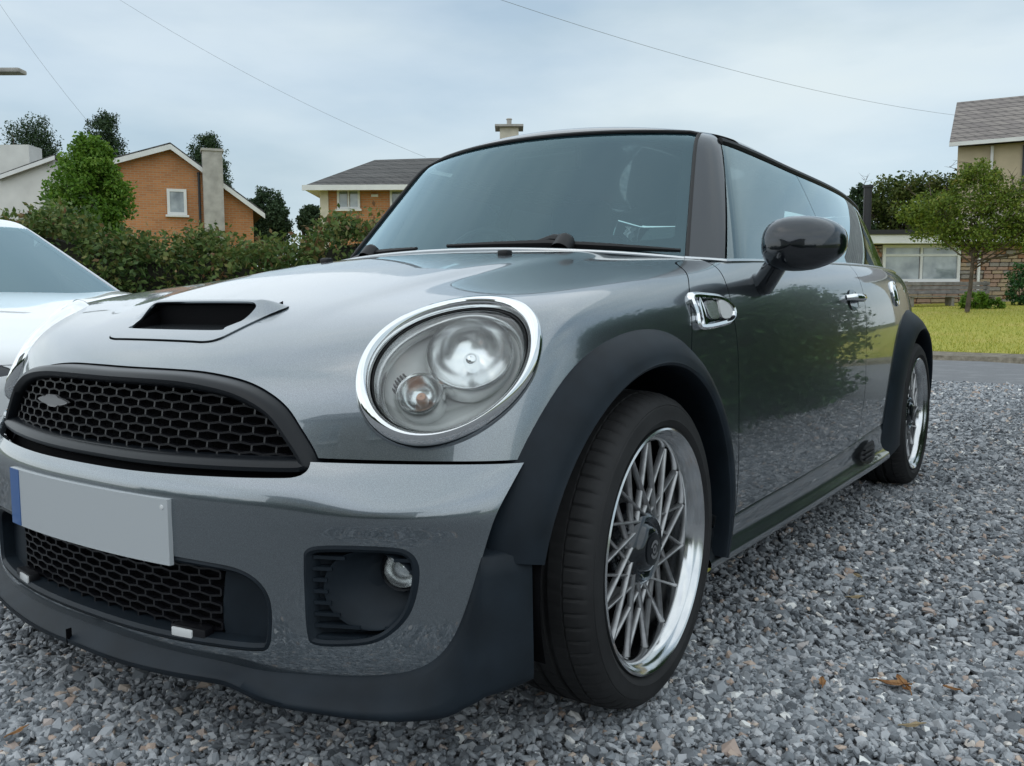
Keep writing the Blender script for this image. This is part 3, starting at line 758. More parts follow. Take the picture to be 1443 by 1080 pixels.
# ---- greenhouse
XWZ = lambda z: .613-.298*(z-.882)
HDR = lambda x: 1.268-.06*x*x
YSG = lambda z: .668+.81*(z-.882)
ZTOP = Spl([.8, 1.0, 1.5, 2.0, 2.3, 2.6, 2.8], [1.212, 1.210, 1.194, 1.186, 1.178, 1.155, 1.13])
nx, nz2 = 150, 90
gx, gz = np.meshgrid(np.linspace(-.66, .66, nx), np.linspace(.865, 1.285, nz2), indexing='ij')
O = np.stack([gx, 0*gx+1.45, gz], -1).reshape(-1, 3)
S = surf(f_green, O, np.tile([0, -1., 0], (len(O), 1)), nx, nz2, 1.3); P = S[0]; ax_ = np.abs(P[:, 0])
WS = panel('windscreen', S, [XWZ(P[:, 2])-ax_-.004, HDR(ax_)-P[:, 2]-.004, P[:, 2]-.866], 'screen_glass', flange=0, push=-.004)
# black ceramic border of the screen
bord = np.maximum(np.maximum(ax_-(XWZ(P[:, 2])-.030), P[:, 2]-(HDR(ax_)-.030)), .905-P[:, 2]+.10*ax_**2)
panel('screen_border', S, [XWZ(P[:, 2])-ax_-.004, HDR(ax_)-P[:, 2]-.004, P[:, 2]-.868, bord], 'gloss_black', WS, flange=0, push=-.0055)
# seal
sl = []
zz = np.linspace(.872, 1.245, 24)
for a, b in zip(XWZ(zz), zz): sl.append((a, b))
xx = np.linspace(sl[-1][0], -sl[-1][0], 40)[1:-1]
path = [(a, b) for a, b in sl]+[(a, float(HDR(a))-.001) for a in xx]+[(-a, b) for a, b in reversed(sl)]
pp = cast(f_green, np.array([(a, 1.45, b) for a, b in path]), np.tile([0, -1., 0], (len(path), 1)), 0, 1.3)
pp = [tuple(q) for q in pp]; MB().tube(pp[:24], .0055, 6).tube(pp[23:-23], .0055, 6).tube(pp[-24:], .0055, 6).build('screen_seal', 'rubber', WS, smooth=True)
# A pillars
az, gz = np.meshgrid(np.radians(np.linspace(2, 88, 90)), np.linspace(.858, 1.285, 70), indexing='ij')
O = np.stack([0*az+.15, 0*az+1.25, gz], -1).reshape(-1, 3); D = np.stack([np.sin(az), -np.cos(az), 0*az], -1).reshape(-1, 3)
S = surf(f_green, O, D, 90, 70, 1.3); P = S[0]
panel('a_pillar', S, [P[:, 0]-XWZ(P[:, 2])-.003, YSG(P[:, 2])-P[:, 1]-.003, np.maximum(HDR(P[:, 0])-P[:, 2], ZTOP(P[:, 1])+.012-P[:, 2])-.0005], 'gloss_black', flange=.01, mirror=True)
# side glass
ny, nz2 = 200, 70
gy, gz = np.meshgrid(np.linspace(.62, 2.66, ny), np.linspace(.855, 1.235, nz2), indexing='ij')
O = np.stack([0*gy, gy, gz], -1).reshape(-1, 3)
S = surf(f_green, O, np.tile([1., 0, 0], (len(O), 1)), ny, nz2, 1.0); P = S[0]; y, z = P[:, 1], P[:, 2]
YQ = lambda z: 1.56-.05*(z-.88)
panel('door_window', S, [y-YSG(z)-.002, YQ(z)-y-.002, ZTOP(y)-z], 'side_glass', flange=.004, mirror=True)
RGL = 2.50-.25*(z-.88)
panel('quarter_window', S, [y-YQ(z)-.002, RGL-y, ZTOP(y)-z], 'side_glass', flange=.004, mirror=True)
panel('rear_pillar', S, [y-RGL-.004, ZTOP(y)-z], 'gloss_black', flange=.006, mirror=True)
panel('glass_edge', S, [y-YSG(z)-.002, RGL-y, np.maximum(np.maximum(z-(ZTOP(y)-.030), .885-z), np.maximum(.04-np.abs(y-YQ(z)), .035-(y-YSG(z))))], 'gloss_black', flange=0, push=-.003, mirror=True)
# roof rail rubber and roof
ys = np.linspace(.945, 2.62, 60); zt = ZTOP(ys)+.012
pp = cast(f_green, np.stack([0*ys, ys, zt], -1), np.tile([1., 0, 0], (60, 1)), 0, 1.0)
rl = MB().tube([(q[0]-.002, q[1], q[2]) for q in pp], .0115, 8); rl.build('roof_rail', 'rubber', CAR, smooth=True); rl.mirror().build('roof_rail', 'rubber', CAR, smooth=True)
nx, ny = 150, 190
gx, gy = np.meshgrid(np.linspace(-.64, .64, nx), np.linspace(.70, 2.78, ny), indexing='ij')
O = np.stack([gx, gy, 0*gx+.9], -1).reshape(-1, 3)
S = surf(f_green, O, np.tile([0, 0, 1.], (len(O), 1)), nx, ny, .6, -.1); P = S[0]; ax_ = np.abs(P[:, 0])
panel('roof', S, [np.where(P[:, 1] < 1.1, P[:, 2]-HDR(ax_)-.001, 1), P[:, 2]-ZTOP(P[:, 1])-.012, 2.7-P[:, 1]], 'roof_black', flange=.012)
# tail: simple closing panels that keep the outline from behind
az, gz = np.meshgrid(np.radians(np.linspace(-72, 72, 120)), np.linspace(.20, .90, 60), indexing='ij')
O = np.stack([0*az, 0*az+2.1, gz], -1).reshape(-1, 3); D = np.stack([np.sin(az), np.cos(az), 0*az], -1).reshape(-1, 3)
S = surf(f_body, O, D, 120, 60, 1.4); P = S[0]
panel('tailgate', S, [P[:, 1]-2.665, P[:, 2]-.21], 'car_paint', flange=.01)
gx, gz = np.meshgrid(np.linspace(-.58, .58, 80), np.linspace(.88, 1.20, 40), indexing='ij')
O = np.stack([gx, 0*gx+2.2, gz], -1).reshape(-1, 3); S = surf(f_green, O, np.tile([0, 1., 0], (len(O), 1)), 80, 40, 1.0, 0); P = S[0]
panel('rear_window', S, [P[:, 1]-2.50, 1.15-P[:, 2]], 'dark_glass', flange=.004)
for sg in (1, -1):
    p = cast(f_body, np.array([[0, 2.1, .72]]), np.array([[sg*.62, .78, 0]]), 0, 1.4)[0]
    MB().box((p[0], p[1], p[2]), (.12, .06, .2), Matrix.Rotation(-sg*R(38), 3, 'Z')).build('tail_lamp', mat('tail_red', (.35, .01, .01), .2, coat=1) if sg > 0 else 'tail_red', CAR, bevel=.02)
# belt line: bright strip that runs along the rear edge of the bonnet and on along the doors
xs = np.linspace(-.655, .655, 61)
def bon_edge(a, d=0):
    yb = y_rear_bonnet(a)-.001; return (a, yb, float(cast(f_body, np.array([[a, yb, .6]]), np.array([[0, 0, 1.]]), 0, .6)[0, 2])+.001+d)
ys = np.linspace(.56, 2.66, 90)
q = cast(f_body, np.stack([0*ys, ys, ZBELT(ys)], -1), np.tile([1., 0, 0], (len(ys), 1)), 0, 1.1)
shelf = np.stack([np.stack([q[:, 0]-.004, q[:, 1], q[:, 2]-.002], -1), np.stack([np.minimum(q[:, 0]-.05, .60), q[:, 1], q[:, 2]+.006], -1)], 1)
sh = MB().grid(shelf); sh.build('belt_shelf', 'rubber', CAR); sh.mirror().build('belt_shelf', 'rubber', CAR)
bz_ = np.polyfit(xs**2, [bon_edge(a)[2] for a in xs], 2); be = [(a, y_rear_bonnet(a)-.001, float(np.polyval(bz_, a*a))+.001) for a in xs]; sd_ = [(a-.005, b, c+.003) for a, b, c in q]
lead = smooth_poly([be[-2], be[-1], ((be[-1][0]+sd_[0][0])/2+.004, .528, (be[-1][2]+sd_[0][2])/2), sd_[0], sd_[1]], 6, closed=False)[6:19]
for sg in (1, -1):
    pth = [(sg*a, b, c) for a, b, c in list(map(tuple, lead))+sd_]; MB().tube(pth, .006, 8).build('belt_strip', 'satin_chrome', CAR, smooth=True)
MB().tube(be, .0045, 8).build('bonnet_trim', 'satin_chrome', CAR, smooth=True)
# scuttle under the screen
xs = np.linspace(-.70, .70, 41); rows = []
for a in xs:
    yb = y_rear_bonnet(a); zb_ = float(cast(f_body, np.array([[a, min(yb, .47), .6]]), np.array([[0, 0, 1.]]), 0, .6)[0, 2])-.012
    rows.append([(a, yb-.02, zb_-.02), (a, yb+.05, zb_-.012), (a, yb+.22, zb_-.01)])
MB().grid(np.array(rows)).build('scuttle', 'black_plastic', CAR, smooth=True)
# ---- wipers
def wiper(px, pz, x0, z0, x1, z1):
    def scr(x, z, off):
        p = cast(f_green, np.array([[x, 1.45, z]]), np.array([[0, -1., 0]]), 0, 1.3)[0]; return Vector((p[0], p[1]-off*.7, p[2]+off*.7))
    piv = scr(px, pz, .022)
    W = MB().lathe([(.027, -.03), (.026, .006), (.021, .015), (.010, .020), (0, .021)], 18, Matrix.Translation(piv) @ Matrix.Rotation(R(-45), 4, 'X') @ Matrix.Rotation(R(-90), 4, 'Y')).build('wiper', 'rubber', CAR, smooth=True)
    a, b = scr(x0, z0, .012), scr(x1, z1, .012); md = scr((x0+x1)/2, (z0+z1)/2+.003, .020)
    el = a.lerp(b, .58)+Vector((0, -.012, .014))
    MB().tube([piv+Vector((0, 0, .008)), piv.lerp(el, .4)+Vector((0, -.004, .010)), el], [.015, .012, .007], 8).build('arm', 'rubber', W, smooth=True)
    MB().tube([a, a.lerp(md, .5)+Vector((0, 0, .001)), md, md.lerp(b, .5)+Vector((0, 0, .001)), b], [.005, .009, .012, .009, .005], 7).build('blade', 'rubber', W, smooth=True)
wiper(.335, .905, .60, .889, -.02, .916); wiper(-.36, .905, -.14, .914, -.625, .886)

# ---- door furniture
def side_x(y, z): return float(cast(f_body, np.array([[0, y, z]]), np.array([[1., 0, 0]]), 0, 1.1)[0, 0])
for sg in (1, -1):
    dr = [o for o in CAR.children if o.name.startswith('door') and 'window' not in o.name][0 if sg > 0 else 1]
    # mirror: curved housing on a stalk
    P0 = Vector((sg*.905, .60, .903)) if sg > 0 else Vector((-.79, .86, .885))
    th = np.linspace(0, 2*math.pi, 37)[:-1]; rows = []
    for s, r1 in ((-1.0, .02), (-.97, .30), (-.88, .55), (-.70, .78), (-.4, .95), (0, 1.0), (.4, .97), (.75, .90), (.92, .84), (1.0, .78)):
        row = []
        for t_ in th:
            cx_, cz_ = math.cos(t_), math.sin(t_)
            e = .82                                    # rounded box-like oval
            rx = math.copysign(abs(cx_)**e, cx_)*(.086 if sg > 0 else .05)*r1; rz_ = math.copysign(abs(cz_)**e, cz_)*.064*r1*(1-.12*cx_)
            row.append((P0.x+sg*(rx+.012*s), P0.y+s*.062+.018*(rx/.1), P0.z+rz_+.006*s))
        rows.append(row)
    G = np.array(rows).transpose(1, 0, 2); hm = MB().grid(G, close_u=True); hm.f.append(tuple(len(hm.v)-360+9+10*i for i in range(36)))
    MI = hm.build('door_mirror', 'gloss_black', CAR, smooth=True)
    bx_ = side_x(.62, .81)
    MB().tube([(sg*(bx_-.03), .635, .806), (sg*(bx_+.014), .625, .812), (sg*(bx_+.034), .615, .838), (sg*(bx_+.060), .60, .872)], [.030, .030, .027, .027], 14).build('mirror_stalk', 'gloss_black', MI, smooth=True)
    # quarter trim at the foot of the pillar
    # handle
    hy, hz = 1.45, .775; hx = side_x(hy, hz)
    MB().tube([(sg*(hx-.002), hy-.072, hz+.004), (sg*(hx+.018), hy-.060, hz+.006), (sg*(hx+.026), hy-.03, hz+.006), (sg*(hx+.026), hy+.03, hz+.005), (sg*(hx+.018), hy+.062, hz+.002), (sg*(hx-.004), hy+.074, hz)], [.009, .011, .0115, .0115, .011, .009], 10).build('handle', 'chrome', dr, smooth=True)
    G = smooth_poly([(hy-.06, hz-.002), (hy-.03, hz+.026), (hy+.02, hz+.028), (hy+.055, hz+.004), (hy+.03, hz-.032), (hy-.03, hz-.032)], 5)
    MB().add([(sg*(side_x(a, b)+.004), a, b) for a, b in G], [tuple(range(len(G)))]).build('handle_recess', 'gloss_black', dr)
    # side repeater: chrome frame, dark centre, clear lens
    yz = [(.232, .713), (.222, .745), (.222, .783), (.30, .785), (.37, .780), (.412, .765), (.425, .746), (.408, .728), (.36, .718)]
    pl = smooth_poly(yz, 5)
    def ring2(d, h): 
        o_ = offset_poly(pl, d); return [(sg*(side_x(a, b)+h), a, b) for a, b in o_]
    fr = MB().grid(np.array([ring2(.002, -.004), ring2(.002, .008), ring2(-.003, .012), ring2(-.009, .010), ring2(-.012, .003)]).transpose(1, 0, 2), close_u=True, flip=sg > 0)
    SR = fr.build('side_repeater', 'chrome', CAR, smooth=True)
    c_ = ring2(-.011, .004); MB().add(c_, [tuple(range(len(c_)))]).build('repeater_panel', 'gloss_black', SR)
    for nm, pg, mt_, hh in (('repeater_lens', [(.345, .735), (.345, .770), (.385, .766), (.408, .748), (.388, .733)], 'lamp_white', .009), ('repeater_blade', [(.245, .722), (.238, .773), (.256, .774), (.262, .724)], 'chrome', .010), ('repeater_mark', [(.285, .735), (.282, .768), (.335, .766), (.335, .735)], 'reflector', .007)):
        q = smooth_poly(pg, 4); vs = [(sg*(side_x(a, b)+hh), a, b) for a, b in q]; MB().add(vs+[(v[0]-sg*.006, v[1], v[2]) for v in vs], [tuple(range(len(vs)))]+[(i, (i+1) % len(vs), len(vs)+(i+1) % len(vs), len(vs)+i) for i in range(len(vs))]).build(nm, mt_, SR)
    # filler cap
    fy_, fz_ = 2.12, .795; fx_ = side_x(fy_, fz_)
    nrm = grad(f_body, np.array([[fx_, fy_, fz_]]))[0]; M = Matrix.Translation((sg*(fx_-.004), fy_, fz_)) @ Vector((sg*nrm[0], nrm[1], nrm[2])).to_track_quat('X', 'Z').to_matrix().to_4x4()
    MB().lathe([(.050, 0), (.050, .007), (.046, .011), (.038, .009), (.030, .013), (.010, .015), (0, .015)], 32, M).build('filler_cap', 'chrome', CAR, smooth=True)

# ---- wheels
def make_wheel(name='wheel'):
    lipp = [(.150, -.215), (.196, -.212), (.210, -.205), (.206, -.18), (.200, -.13), (.2005, -.085), (.203, -.055), (.2055, -.032), (.209, -.016), (.216, -.010), (.2205, -.006), (.224, .0), (.2285, .003), (.232, .001), (.2335, -.005), (.232, -.012)]
    Wm = MB().lathe(lipp, 96).build(name, 'polished', None, smooth=True)
    # tyre
    prof = [(.215, -.205), (.236, -.210), (.262, -.213), (.284, -.205), (.2945, -.194), (.2985, -.180), (.2995, -.160), (.2995, -.158), (.2935, -.157), (.2935, -.149), (.3003, -.148), (.3005, -.121), (.2940, -.120), (.2940, -.109), (.3008, -.108), (.3008, -.083), (.2940, -.082), (.2940, -.072), (.3003, -.071), (.2996, -.046), (.2955, -.045), (.2955, -.0425), (.2990, -.042), (.2970, -.028), (.2915, -.013), (.2830, -.004), (.2760, .001), (.2745, .0005), (.2730, .0025), (.262, .005), (.250, .0045), (.2475, .0055), (.2455, .0045), (.2385, .000), (.2345, -.004), (.231, -.010), (.226, -.02)]
    NS = 432; rows = []
    for j in range(NS):
        a = 2*math.pi*j/NS; row = []
        for i, (r_, x_) in enumerate(prof):
            rr = r_
            if x_ < -.012 and x_ > -.0425 and j % 6 == 0: rr -= .0030
            if -.071 < x_ < -.045 and (j+3) % 6 == 0: rr -= .002
            if x_ < -.158 and x_ > -.19 and j % 6 == 0: rr -= .0030
            if -.148 < x_ < -.083 and (j+(2 if x_ < -.115 else 4)) % 12 == 0 and r_ > .299: rr -= .003
            row.append((x_, rr*math.cos(a), rr*math.sin(a)))
        rows.append(row)
    t = MB().grid(np.array(rows), close_u=True); T = t.build('tyre', 'tyre', Wm); T.data.polygons.foreach_set('use_smooth', [True]*len(T.data.polygons)); T.data.set_sharp_from_angle(angle=R(28))
    # mesh spokes: sixteen nodes at the hub, two blades from each
    N = 15; dl = math.radians(48); sp = {}
    for s in (1, -1):
        v = []; K = 7
        for k in range(K):
            u = k/(K-1); hx_, hy2 = .058*(1-u)+.2035*math.cos(dl)*u, s*.2035*math.sin(dl)*u; r_ = math.hypot(hx_, hy2); a = math.atan2(hy2, hx_)
            xx = -.030-.006*u+(.001 if s > 0 else -.002)
            c = Vector((xx, r_*math.cos(a), r_*math.sin(a))); tang = Vector((0, .2035*math.cos(dl)-.058, s*.2035*math.sin(dl))).normalized(); sd_ = tang.cross(Vector((1, 0, 0)))
            wd = .0033-.0006*math.sin(math.pi*u)+(.0012 if u > .9 else 0)
            for q in ((-wd, -.008), (-wd*.75, .002), (0, .0045), (wd*.75, .002), (wd, -.008)): v.append(c+sd_*q[0]+Vector((q[1], 0, 0)))
        f = []
        for k in range(K-1):
            for i in range(4): f.append((k*5+i, k*5+i+1, k*5+5+i+1, k*5+5+i) if s > 0 else (k*5+i, k*5+5+i, k*5+5+i+1, k*5+i+1))
        sp[s] = mesh('spoke', v, f, True); sp[s].materials.append(MATS['spoke_silver'])
    for i in range(N):
        for s in (1, -1):
            o = bpy.data.objects.new('spoke', sp[s]); COL.objects.link(o); o.parent = Wm; o.rotation_euler = (2*math.pi*i/N+.07, 0, 0)
    hb = MB().lathe([(.082, -.080), (.076, -.040), (.066, -.026), (.060, -.022), (.056, -.027), (.050, -.030), (.044, -.024), (.040, -.018), (.030, -.015), (0, -.0145)], 48); hb.build('hub_cap', 'gloss_black', Wm, smooth=True)
    ct = MB().lathe([(.031, -.0165), (.031, -.013), (.027, -.012), (.0, -.011)], 36); ct.build('hub_badge', 'satin_black', Wm, smooth=True)
    em = MB()
    for a0, a1, r0, r1 in ((.3, 2.6, .012, .018), (3.4, 5.6, .012, .018), (0, 6.283, .004, .008)):
        tt = np.linspace(a0, a1, 12); em.grid(np.array([[(-.0104, r0*math.cos(t_), r0*math.sin(t_)), (-.0104, r1*math.cos(t_), r1*math.sin(t_))] for t_ in tt]))
    em.build('hub_emblem', 'badge_grey', Wm)
    MB().lathe([(.03, -.13), (.055, -.115), (.07, -.105), (.128, -.105), (.130, -.112), (.128, -.128), (.07, -.128)], 48).build('brake_disc', 'disc_steel', Wm, smooth=True)
    bl = MB().lathe([(.1985, -.072), (.1975, -.20), (.02, -.208)], 60); bl.build('inner_barrel', 'dark_void', Wm)
    return Wm
WH = make_wheel(); WH.parent = CAR; WH.location = (.832, FW, WR); WH.rotation_euler = (R(8), 0, R(2.2))
def wheel_at(x, y, rx):
    c = copy_tree(WH, CAR); c.location = (x, y, WR); c.rotation_euler = (rx, 0, 0 if x > 0 else math.pi); return c
wheel_at(.832, RW, R(21)); wheel_at(-.832, FW, R(3)); wheel_at(-.832, RW, R(15))

# ---- underbody and interior
ub = MB(); ub.bbox((-.50, -.52, .19), (.50, -.37, .40)); ub.bbox((-.47, -.40, .17), (.47, 2.9, .30)); ub.bbox((-.79, .42, .175), (.79, 2.03, .28)); ub.build('underbody', 'dark_void', CAR)
it = MB(); it.bbox((-.70, .42, .28), (.70, 2.6, .30)); it.bbox((-.70, 2.45, .30), (.70, 2.48, .85)); it.build('cabin_floor', 'interior', CAR)
rows = []
for a in np.linspace(-.66, .66, 31):
    h = .022*math.exp(-((a+.36)/.16)**2)
    rows.append([(a, .50+.3*a*a, .86), (a, .62+.2*a*a, .885+h*.3), (a, .80+.1*a*a, .885+h), (a, .88+.05*a*a, .86+h), (a, .90, .72), (a, .84, .50), (a, .80, .30)])
MB().grid(np.array(rows)).build('dashboard', 'interior', CAR, smooth=True)
SWH = MB().tube([(-.36+.18*math.cos(t), 1.00+.07*math.sin(t), .86+.165*math.sin(t)) for t in np.linspace(0, 2*math.pi, 29)[:-1]], .014, 8, closed=True); SWH.tube([(-.36-.17, 1.0, .86), (-.36, 1.02, .85), (-.36+.17, 1.0, .86)], .014, 6); SWH.tube([(-.36, 1.01, .85), (-.36, .90, .78)], .03, 8)
SWH.build('steering_wheel', 'interior', CAR, smooth=True)
for sx in (-.36, .36):
    s = MB(); s.box((sx, 1.30, .44), (.50, .52, .18)); s.box((sx, 1.62, .73), (.46, .14, .62), Matrix.Rotation(R(-16), 3, 'X'))
    st_ = s.build('seat', 'cloth_seat', CAR, bevel=.05, seg=3)
    MB().box((sx, 1.725, 1.10), (.26, .09, .16), Matrix.Rotation(R(-10), 3, 'X')).build('headrest', 'cloth_seat', st_, bevel=.035, seg=3)
rs = MB().box((0, 2.22, .78), (1.1, .14, .52), Matrix.Rotation(R(-14), 3, 'X')).box((0, 1.98, .46), (1.1, .46, .16)).build('rear_seat', 'cloth_seat', CAR, bevel=.05, seg=3)
rm = MB().box((0, .90, 1.215), (.23, .03, .065)).tube([(0, .90, 1.23), (0, .88, 1.27)], .01, 6).build('rear_view_mirror', 'gloss_black', CAR, bevel=.01)
# ------------------------------------------------------------------ setting: helpers
CYW, SYW = math.cos(YAW), math.sin(YAW)
def SF(sx, sy, z=0.0):
    """street frame: metres to the right / away from the driveway mouth, up"""
    return (CAM_P.x+sx*CYW-sy*SYW, CAM_P.y+sx*SYW+sy*CYW, z)
def fast_mesh(name, V, F, tint=None, smooth=False):
    V = np.asarray(V, np.float32); F = np.asarray(F, np.int32); k = F.shape[1]
    me = bpy.data.meshes.new(name); me.vertices.add(len(V)); me.vertices.foreach_set('co', V.ravel())
    me.loops.add(F.size); me.loops.foreach_set('vertex_index', F.ravel())
    me.polygons.add(len(F)); me.polygons.foreach_set('loop_start', np.arange(0, F.size, k, dtype=np.int32))
    me.polygons.foreach_set('use_smooth', np.full(len(F), bool(smooth)))
    me.update(calc_edges=True)
    if tint is not None:
        a = me.attributes.new('tint', 'FLOAT', 'FACE'); a.data.foreach_set('value', np.asarray(tint, np.float32))
    return me
def tint_mat(name, stops, rough=0.6, transl=0.0, spec=0.3):
    m = bpy.data.materials.new(name); m.use_nodes = True; t = m.node_tree; b = t.nodes['Principled BSDF']
    a = t.nodes.new('ShaderNodeAttribute'); a.attribute_name = 'tint'; r = t.nodes.new('ShaderNodeValToRGB')
    el = r.color_ramp.elements
    for i, (p, c) in enumerate(stops):
        e = el[i] if i < 2 else el.new(p)
        e.position = p; e.color = (*c, 1)
    t.links.new(a.outputs['Fac'], r.inputs['Fac']); t.links.new(r.outputs['Color'], b.inputs['Base Color'])
    b.inputs['Roughness'].default_value = rough; b.inputs['Specular IOR Level'].default_value = spec
    if transl:
        tr = t.nodes.new('ShaderNodeBsdfTranslucent'); mx = t.nodes.new('ShaderNodeMixShader'); mx.inputs[0].default_value = transl
        o = t.nodes['Material Output']; t.links.new(r.outputs['Color'], tr.inputs['Color'])
        t.links.new(b.outputs[0], mx.inputs[1]); t.links.new(tr.outputs[0], mx.inputs[2]); t.links.new(mx.outputs[0], o.inputs['Surface'])
    MATS[name] = m; return m
def leaf_mesh(name, pts, size, tint_c=None, up=0.4):
    n = len(pts); nv = RNG.normal(size=(n, 3)); nv[:, 2] += up; nv /= np.linalg.norm(nv, axis=1, keepdims=True)
    t = RNG.normal(size=(n, 3)); t -= nv*(t*nv).sum(1, keepdims=True); t /= np.linalg.norm(t, axis=1, keepdims=True); b = np.cross(nv, t)
    s = size*RNG.uniform(.6, 1.3, (n, 1)); w_ = s*RNG.uniform(.45, .65, (n, 1))
    V = np.stack([pts-t*s, pts+b*w_+nv*s*.12, pts+t*s, pts-b*w_+nv*s*.12], 1).reshape(-1, 3)
    F = np.arange(4*n).reshape(n, 4)
    tint = np.clip(RNG.uniform(0, 1, n)*.6+(tint_c if tint_c is not None else .2), 0, 1)
    return fast_mesh(name, V, F, tint)
def blob_points(blobs, n, clumps, spread=.16, shell=.55):
    """points gathered in clumps through a set of ellipsoids (cx, cy, cz, rx, ry, rz)"""
    B = np.array(blobs, float); vol = (B[:, 3]*B[:, 4]*B[:, 5])**.66; pr = vol/vol.sum()
    k = RNG.choice(len(B), clumps, p=pr); d = RNG.normal(size=(clumps, 3)); d /= np.linalg.norm(d, axis=1, keepdims=True)
    r = RNG.uniform(shell, 1.0, clumps)**.6
    c = B[k, :3]+d*B[k, 3:]*r[:, None]
    w_ = RNG.uniform(.3, 1.0, clumps); j = RNG.choice(clumps, n, p=w_/w_.sum())
    rad = B[k[j], 3:].mean(1)*spread
    p = c[j]+np.clip(RNG.normal(size=(n, 3)), -1.5, 1.5)*rad[:, None]
    ct = RNG.uniform(0, .4, clumps)
    return p, ct[j], c
def tree(name, label, loc, trunk_h, trunk_r, blobs, n, clumps, size, leaf_m, group=None, spread=.16, bare=0, limbs=14, bark='bark', cat='tree', shell=.55):
    t = thing(name, label, cat, loc, group=group)
    p, ct, c = blob_points(blobs, n, clumps, spread, shell); p[:, 2] = np.maximum(p[:, 2], .05)
    new_obj('crown', leaf_mesh('crown', p, size, ct), leaf_m, t)
    b = MB(); top = Vector((blobs[0][0], blobs[0][1], trunk_h))
    b.tube([(0, 0, -.1), Vector((0, 0, 0)).lerp(top, .35)+Vector((.04, .03, 0))*trunk_r*8, top], [trunk_r*1.25, trunk_r, trunk_r*.7], 9)
    idx = RNG.choice(len(c), min(limbs, len(c)), replace=False)
    for i in idx:
        e = Vector(c[i]); s = Vector((0, 0, 0)).lerp(top, float(RNG.uniform(.6, 1.0))); md = s.lerp(e, .5)+Vector(RNG.normal(size=3))*trunk_r*1.5
        b.tube([s, md, e], [trunk_r*.45, trunk_r*.28, trunk_r*.10], 6)
    b.build('trunk', bark, t, smooth=True)
    if bare:
        tw = MB(); zt = max(q[2]+q[5] for q in blobs)
        for i in range(bare):
            q = blobs[int(RNG.integers(len(blobs)))]; s = Vector((q[0]+RNG.normal()*q[3]*.5, q[1]+RNG.normal()*q[4]*.4, q[2]+q[5]*.5))
            d = Vector((RNG.normal()*.6-.2, RNG.normal()*.3, 1.0)).normalized()*float(RNG.uniform(.5, 1.1))*q[5]*.9
            a = s+d*.5+Vector(RNG.normal(size=3))*.06; e = s+d
            tw.tube([s, a, e], [.014, .009, .004], 5)
            for k in range(3):
                f = s.lerp(e, float(RNG.uniform(.4, .95))); tw.tube([f, f+Vector((RNG.normal()*.18, RNG.normal()*.1, abs(RNG.normal())*.14))], [.006, .003], 4)
        tag(tw.build('bare_twigs', bark, t), kind='stuff')
    return t
mat('bark', (0.09, 0.07, 0.055), 0.9, var=.4, vscale=9, bump=.5, bscale=20, bdist=.02)
mat('hedge_core', (0.018, 0.018, 0.010), 0.95)
tint_mat('leaf_hedge', [(0, (.024, .052, .014)), (.35, (.062, .115, .028)), (.7, (.13, .185, .045)), (.9, (.21, .20, .06)), (1, (.22, .12, .06))], .55, .25)
tint_mat('leaf_lime', [(0, (.045, .11, .012)), (.5, (.12, .24, .025)), (1, (.26, .38, .06))], .5, .35)
tint_mat('leaf_dark', [(0, (.016, .034, .016)), (.5, (.035, .068, .028)), (1, (.075, .12, .045))], .6, .2)
tint_mat('leaf_olive', [(0, (.035, .065, .012)), (.5, (.09, .13, .025)), (1, (.19, .20, .05))], .55, .3)
tint_mat('leaf_russet', [(0, (.055, .095, .014)), (.45, (.13, .20, .026)), (.85, (.24, .28, .05)), (1, (.28, .20, .05))], .55, .3)
tint_mat('leaf_bush', [(0, (.014, .050, .016)), (.5, (.032, .10, .026)), (1, (.08, .19, .045))], .45, .2)
tint_mat('stones', [(0, (.085, .093, .104)), (.25, (.22, .238, .258)), (.5, (.37, .388, .41)), (.74, (.52, .532, .55)), (.82, (.43, .32, .26)), (.9, (.58, .48, .40)), (1, (.80, .80, .78))], .75, 0, .35)

